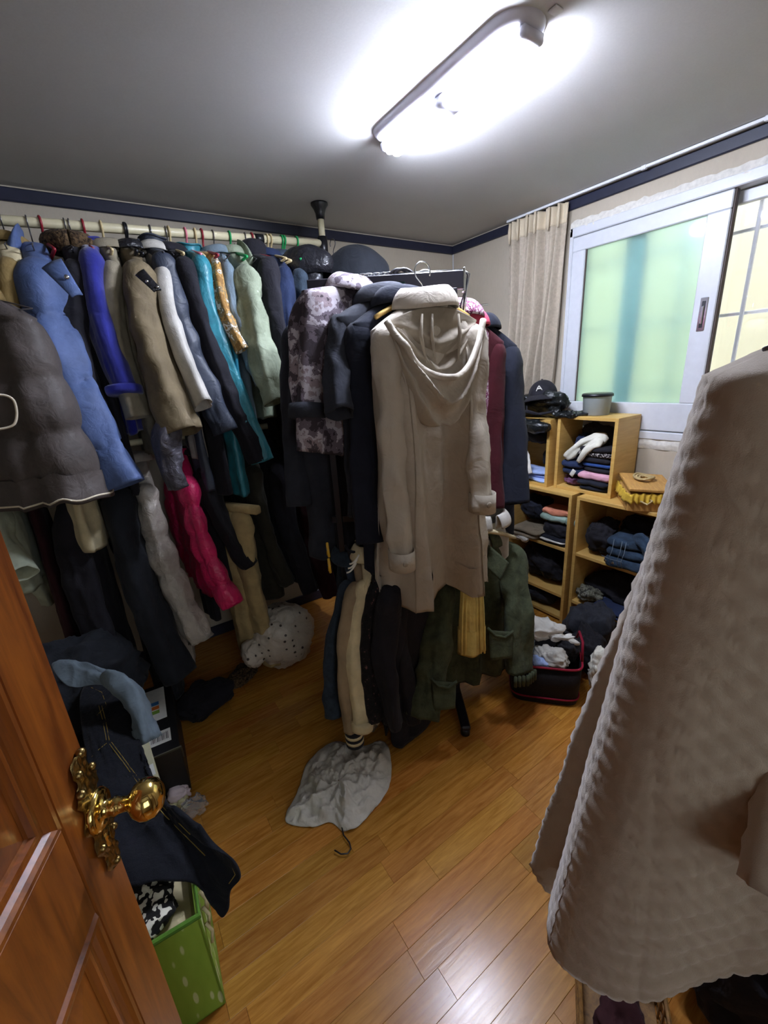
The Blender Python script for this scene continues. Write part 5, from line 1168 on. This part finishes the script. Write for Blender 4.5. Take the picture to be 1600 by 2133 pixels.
heap('black_trousers', 'black trousers heaped on the cartons beside the door', 'trousers', (-.27, 1.84, .222), (.22, .17, .38), 'c_darkslate', 71, .3, .03, 5.)
def pz(lst): return [atz(x_, y_, z_) for x_, y_, z_ in lst]
draped('denim_jacket', 'dark indigo denim jacket with yellow stitching draped behind the door knob', 'jacket', pz([(168, 1440, .50), (235, 1400, .50), (262, 1470, .48), (284, 1560, .46), (318, 1622, .45), (362, 1694, .44), (412, 1746, .43), (455, 1772, .42), (484, 1790, .40), (500, 1825, .36), (478, 1852, .34), (474, 1893, .30), (458, 1905, .29), (428, 1862, .33), (400, 1838, .36), (330, 1832, .41), (265, 1840, .43), (215, 1740, .46), (185, 1600, .49)]), 'c_indigo' if 'c_indigo' in M_ else fabric('c_indigo', '10121a', wr=.5, weave=450, wb=.5, var=.25, pscale=30), .05, .020, 73, .006, 9.)
dj = bpy.data.objects['denim_jacket.003'] if 'denim_jacket.003' in bpy.data.objects else [o for o in bpy.data.objects if o.get('label', '').startswith('dark indigo')][0]
fabric('c_yellow_stitch', '8a7434', wr=.1)
from mathutils.bvhtree import BVHTree
def surf_line(o, pts, off=.0015, n=14):
    """seam lying on the surface of o along the given sight lines"""
    me = o.data; bv = BVHTree.FromPolygons([tuple(v.co+o.location) for v in me.vertices], [tuple(f.vertices) for f in me.polygons]); out = []
    pts = np.array(pts, float)
    for a_, b_ in zip(pts[:-1], pts[1:]):
        for t in np.linspace(0, 1, n, endpoint=False):
            q = a_+(b_-a_)*t; r_ = Vector(ray(q[0], q[1])).normalized(); h = bv.ray_cast(Vector(CAM), r_)
            if h[0] is not None: out.append(np.array(h[0]-r_*(off+.003))-np.array(o.location))
    return np.array(out)
for lst in ([(190, 1432), (212, 1442), (222, 1470), (200, 1492)], [(206, 1470), (214, 1500), (222, 1545)], [(212, 1470), (220, 1500), (228, 1545)], [(228, 1550), (262, 1595), (300, 1650), (345, 1700), (395, 1750), (430, 1785)], [(232, 1546), (266, 1591), (304, 1643), (350, 1692), (400, 1742)], [(222, 1548), (205, 1562), (190, 1578)], [(480, 1796), (490, 1822), (476, 1842)]):
    ln_ = surf_line(dj, lst)
    if len(ln_) > 3: MB().tube(ln_, .0011, 5).build('stitching', 'c_yellow_stitch', dj)
fabric('c_bluegrey', '66737c', wr=.35)
bgs = draped('blue_grey_sweater', 'blue grey sweater draped over the denim jacket beside the door', 'sweater', pz([(108, 1384, .62), (150, 1380, .62), (205, 1394, .62), (258, 1408, .60), (296, 1432, .57), (300, 1452, .55), (270, 1452, .56), (244, 1436, .58), (200, 1424, .60), (140, 1426, .61)]), 'c_bluegrey', .035, .014, 75, .006, 11.)
q_ = [np.array(v_)-np.array(bgs.location) for v_ in pz([(215, 1415, .60), (308, 1545, .45)])]
MB().grid(sleeve_grid(q_[0], q_[1], .062, .05, 76, wamp=.008, bend=.05, bdir=(.5, 0, .9), flat=.7), wrap=True).build('sleeve', 'c_bluegrey', bgs)
# green leaf print storage box
m, nt, b = newmat('leaf_print'); L = nt.links
tc = nd(nt, 'ShaderNodeTexCoord'); mp = nd(nt, 'ShaderNodeMapping'); mp.inputs['Scale'].default_value = (32, 32, 8); mp.inputs['Rotation'].default_value = (0, .6, 0); L.new(tc.outputs['Object'], mp.inputs['Vector'])
vo = nd(nt, 'ShaderNodeTexVoronoi', i_Scale=1.3, i_Randomness=.6); L.new(mp.outputs[0], vo.inputs['Vector'])
rp = ramp(nt, [(0, lin('d6e2b0')), (.34, lin('cadaa0')), (.38, lin('8fb440')), (1, lin('82a838'))]); L.new(vo.outputs['Distance'], rp.inputs['Fac']); L.new(rp.outputs['Color'], b.inputs['Base Color']); b.inputs['Roughness'].default_value = .6
fabric('c_lining', 'c9bb94', wr=.2); fabric('c_greenbind', '55802c', wr=.2); fabric('c_dalmatian', 'd8d4c4', cols=['141214', '201c1c', 'd8d4c4', 'e0dccc'], pscale=55, wr=.3, detail=1.0)
gb = thing('storage_box', 'green leaf print fabric storage box on the floor beside the door', 'storage box', (-.235, .94, 0), math.radians(-4))
hx, hy, hz = .19, .125, .345
MB().rbox((-hx, -hy, 0), (-hx+.008, hy, hz), .002).rbox((hx-.008, -hy, 0), (hx, hy, hz), .002).rbox((-hx, -hy, 0), (hx, -hy+.008, hz), .002).rbox((-hx, hy-.008, 0), (hx, hy, hz), .002).rbox((-hx, -hy, 0), (hx, hy, .008), .002).build('box_wall', 'leaf_print', gb, smooth=False)
MB().tube([(-hx, -hy, hz), (hx, -hy, hz), (hx, hy, hz), (-hx, hy, hz), (-hx, -hy, hz)], .007, 8).build('rim_binding', 'c_greenbind', gb, smooth=False)
MB().rbox((-hx+.01, -hy+.01, .25), (hx-.01, hy-.01, .30), .01).build('lining', 'c_lining', gb, smooth=False)
MB().tube([(hx+.002, hy, hz), (hx+.004, hy, .01)], .006, 8).build('corner_binding', 'c_greenbind', gb)
for k in range(9): MB().tube([(hx+.004, hy-.02-.025*k, hz-.04-.02*(k % 3)), (hx+.014, hy-.03-.025*k, hz-.06-.02*(k % 3)), (hx+.008, hy-.035-.025*k, hz-.09-.02*(k % 3))], .004, 6).build('frayed_thread', 'c_lining', gb)
heap('spotted_scarf', 'white scarf with black spots inside the green storage box', 'scarf', tuple(np.append(atz(318, 1872, .33)[:2], .29)), (.06, .08, .07), 'c_dalmatian', 81, .2, .015, 8.)
# scraps of paper and a clear bag
for k, (px_, py_, mt, lab, sz) in enumerate(((384, 1650, 'paper_pink', 'pale pink crumpled tissue on the floor beside the denim jacket', .05), (352, 1638, 'paper_cream', 'cream crumpled paper between black carton and denim jacket', .045), (262, 1405, 'paper_cream', 'pale receipt on top of the black carton', .05), (372, 1672, 'paper_cream', 'small cream paper scrap next to the pink tissue', .035))):
    zz = .23 if k == 2 else .0
    p_ = atz(px_, py_, zz+.02); heap('crumpled_paper', lab, 'paper', (p_[0], p_[1], zz), (sz, sz*.8, sz*1.1), mt, 90+k, k, .014, 14., n=(36, 20))
cb = heap('clear_bag', 'clear plastic bag lying on the wooden floor near the denim jacket', 'bag', tuple(atz(412, 1690, 0)), (.06, .05, .07), 'clear_plastic', 95, .3, .014, 12.)
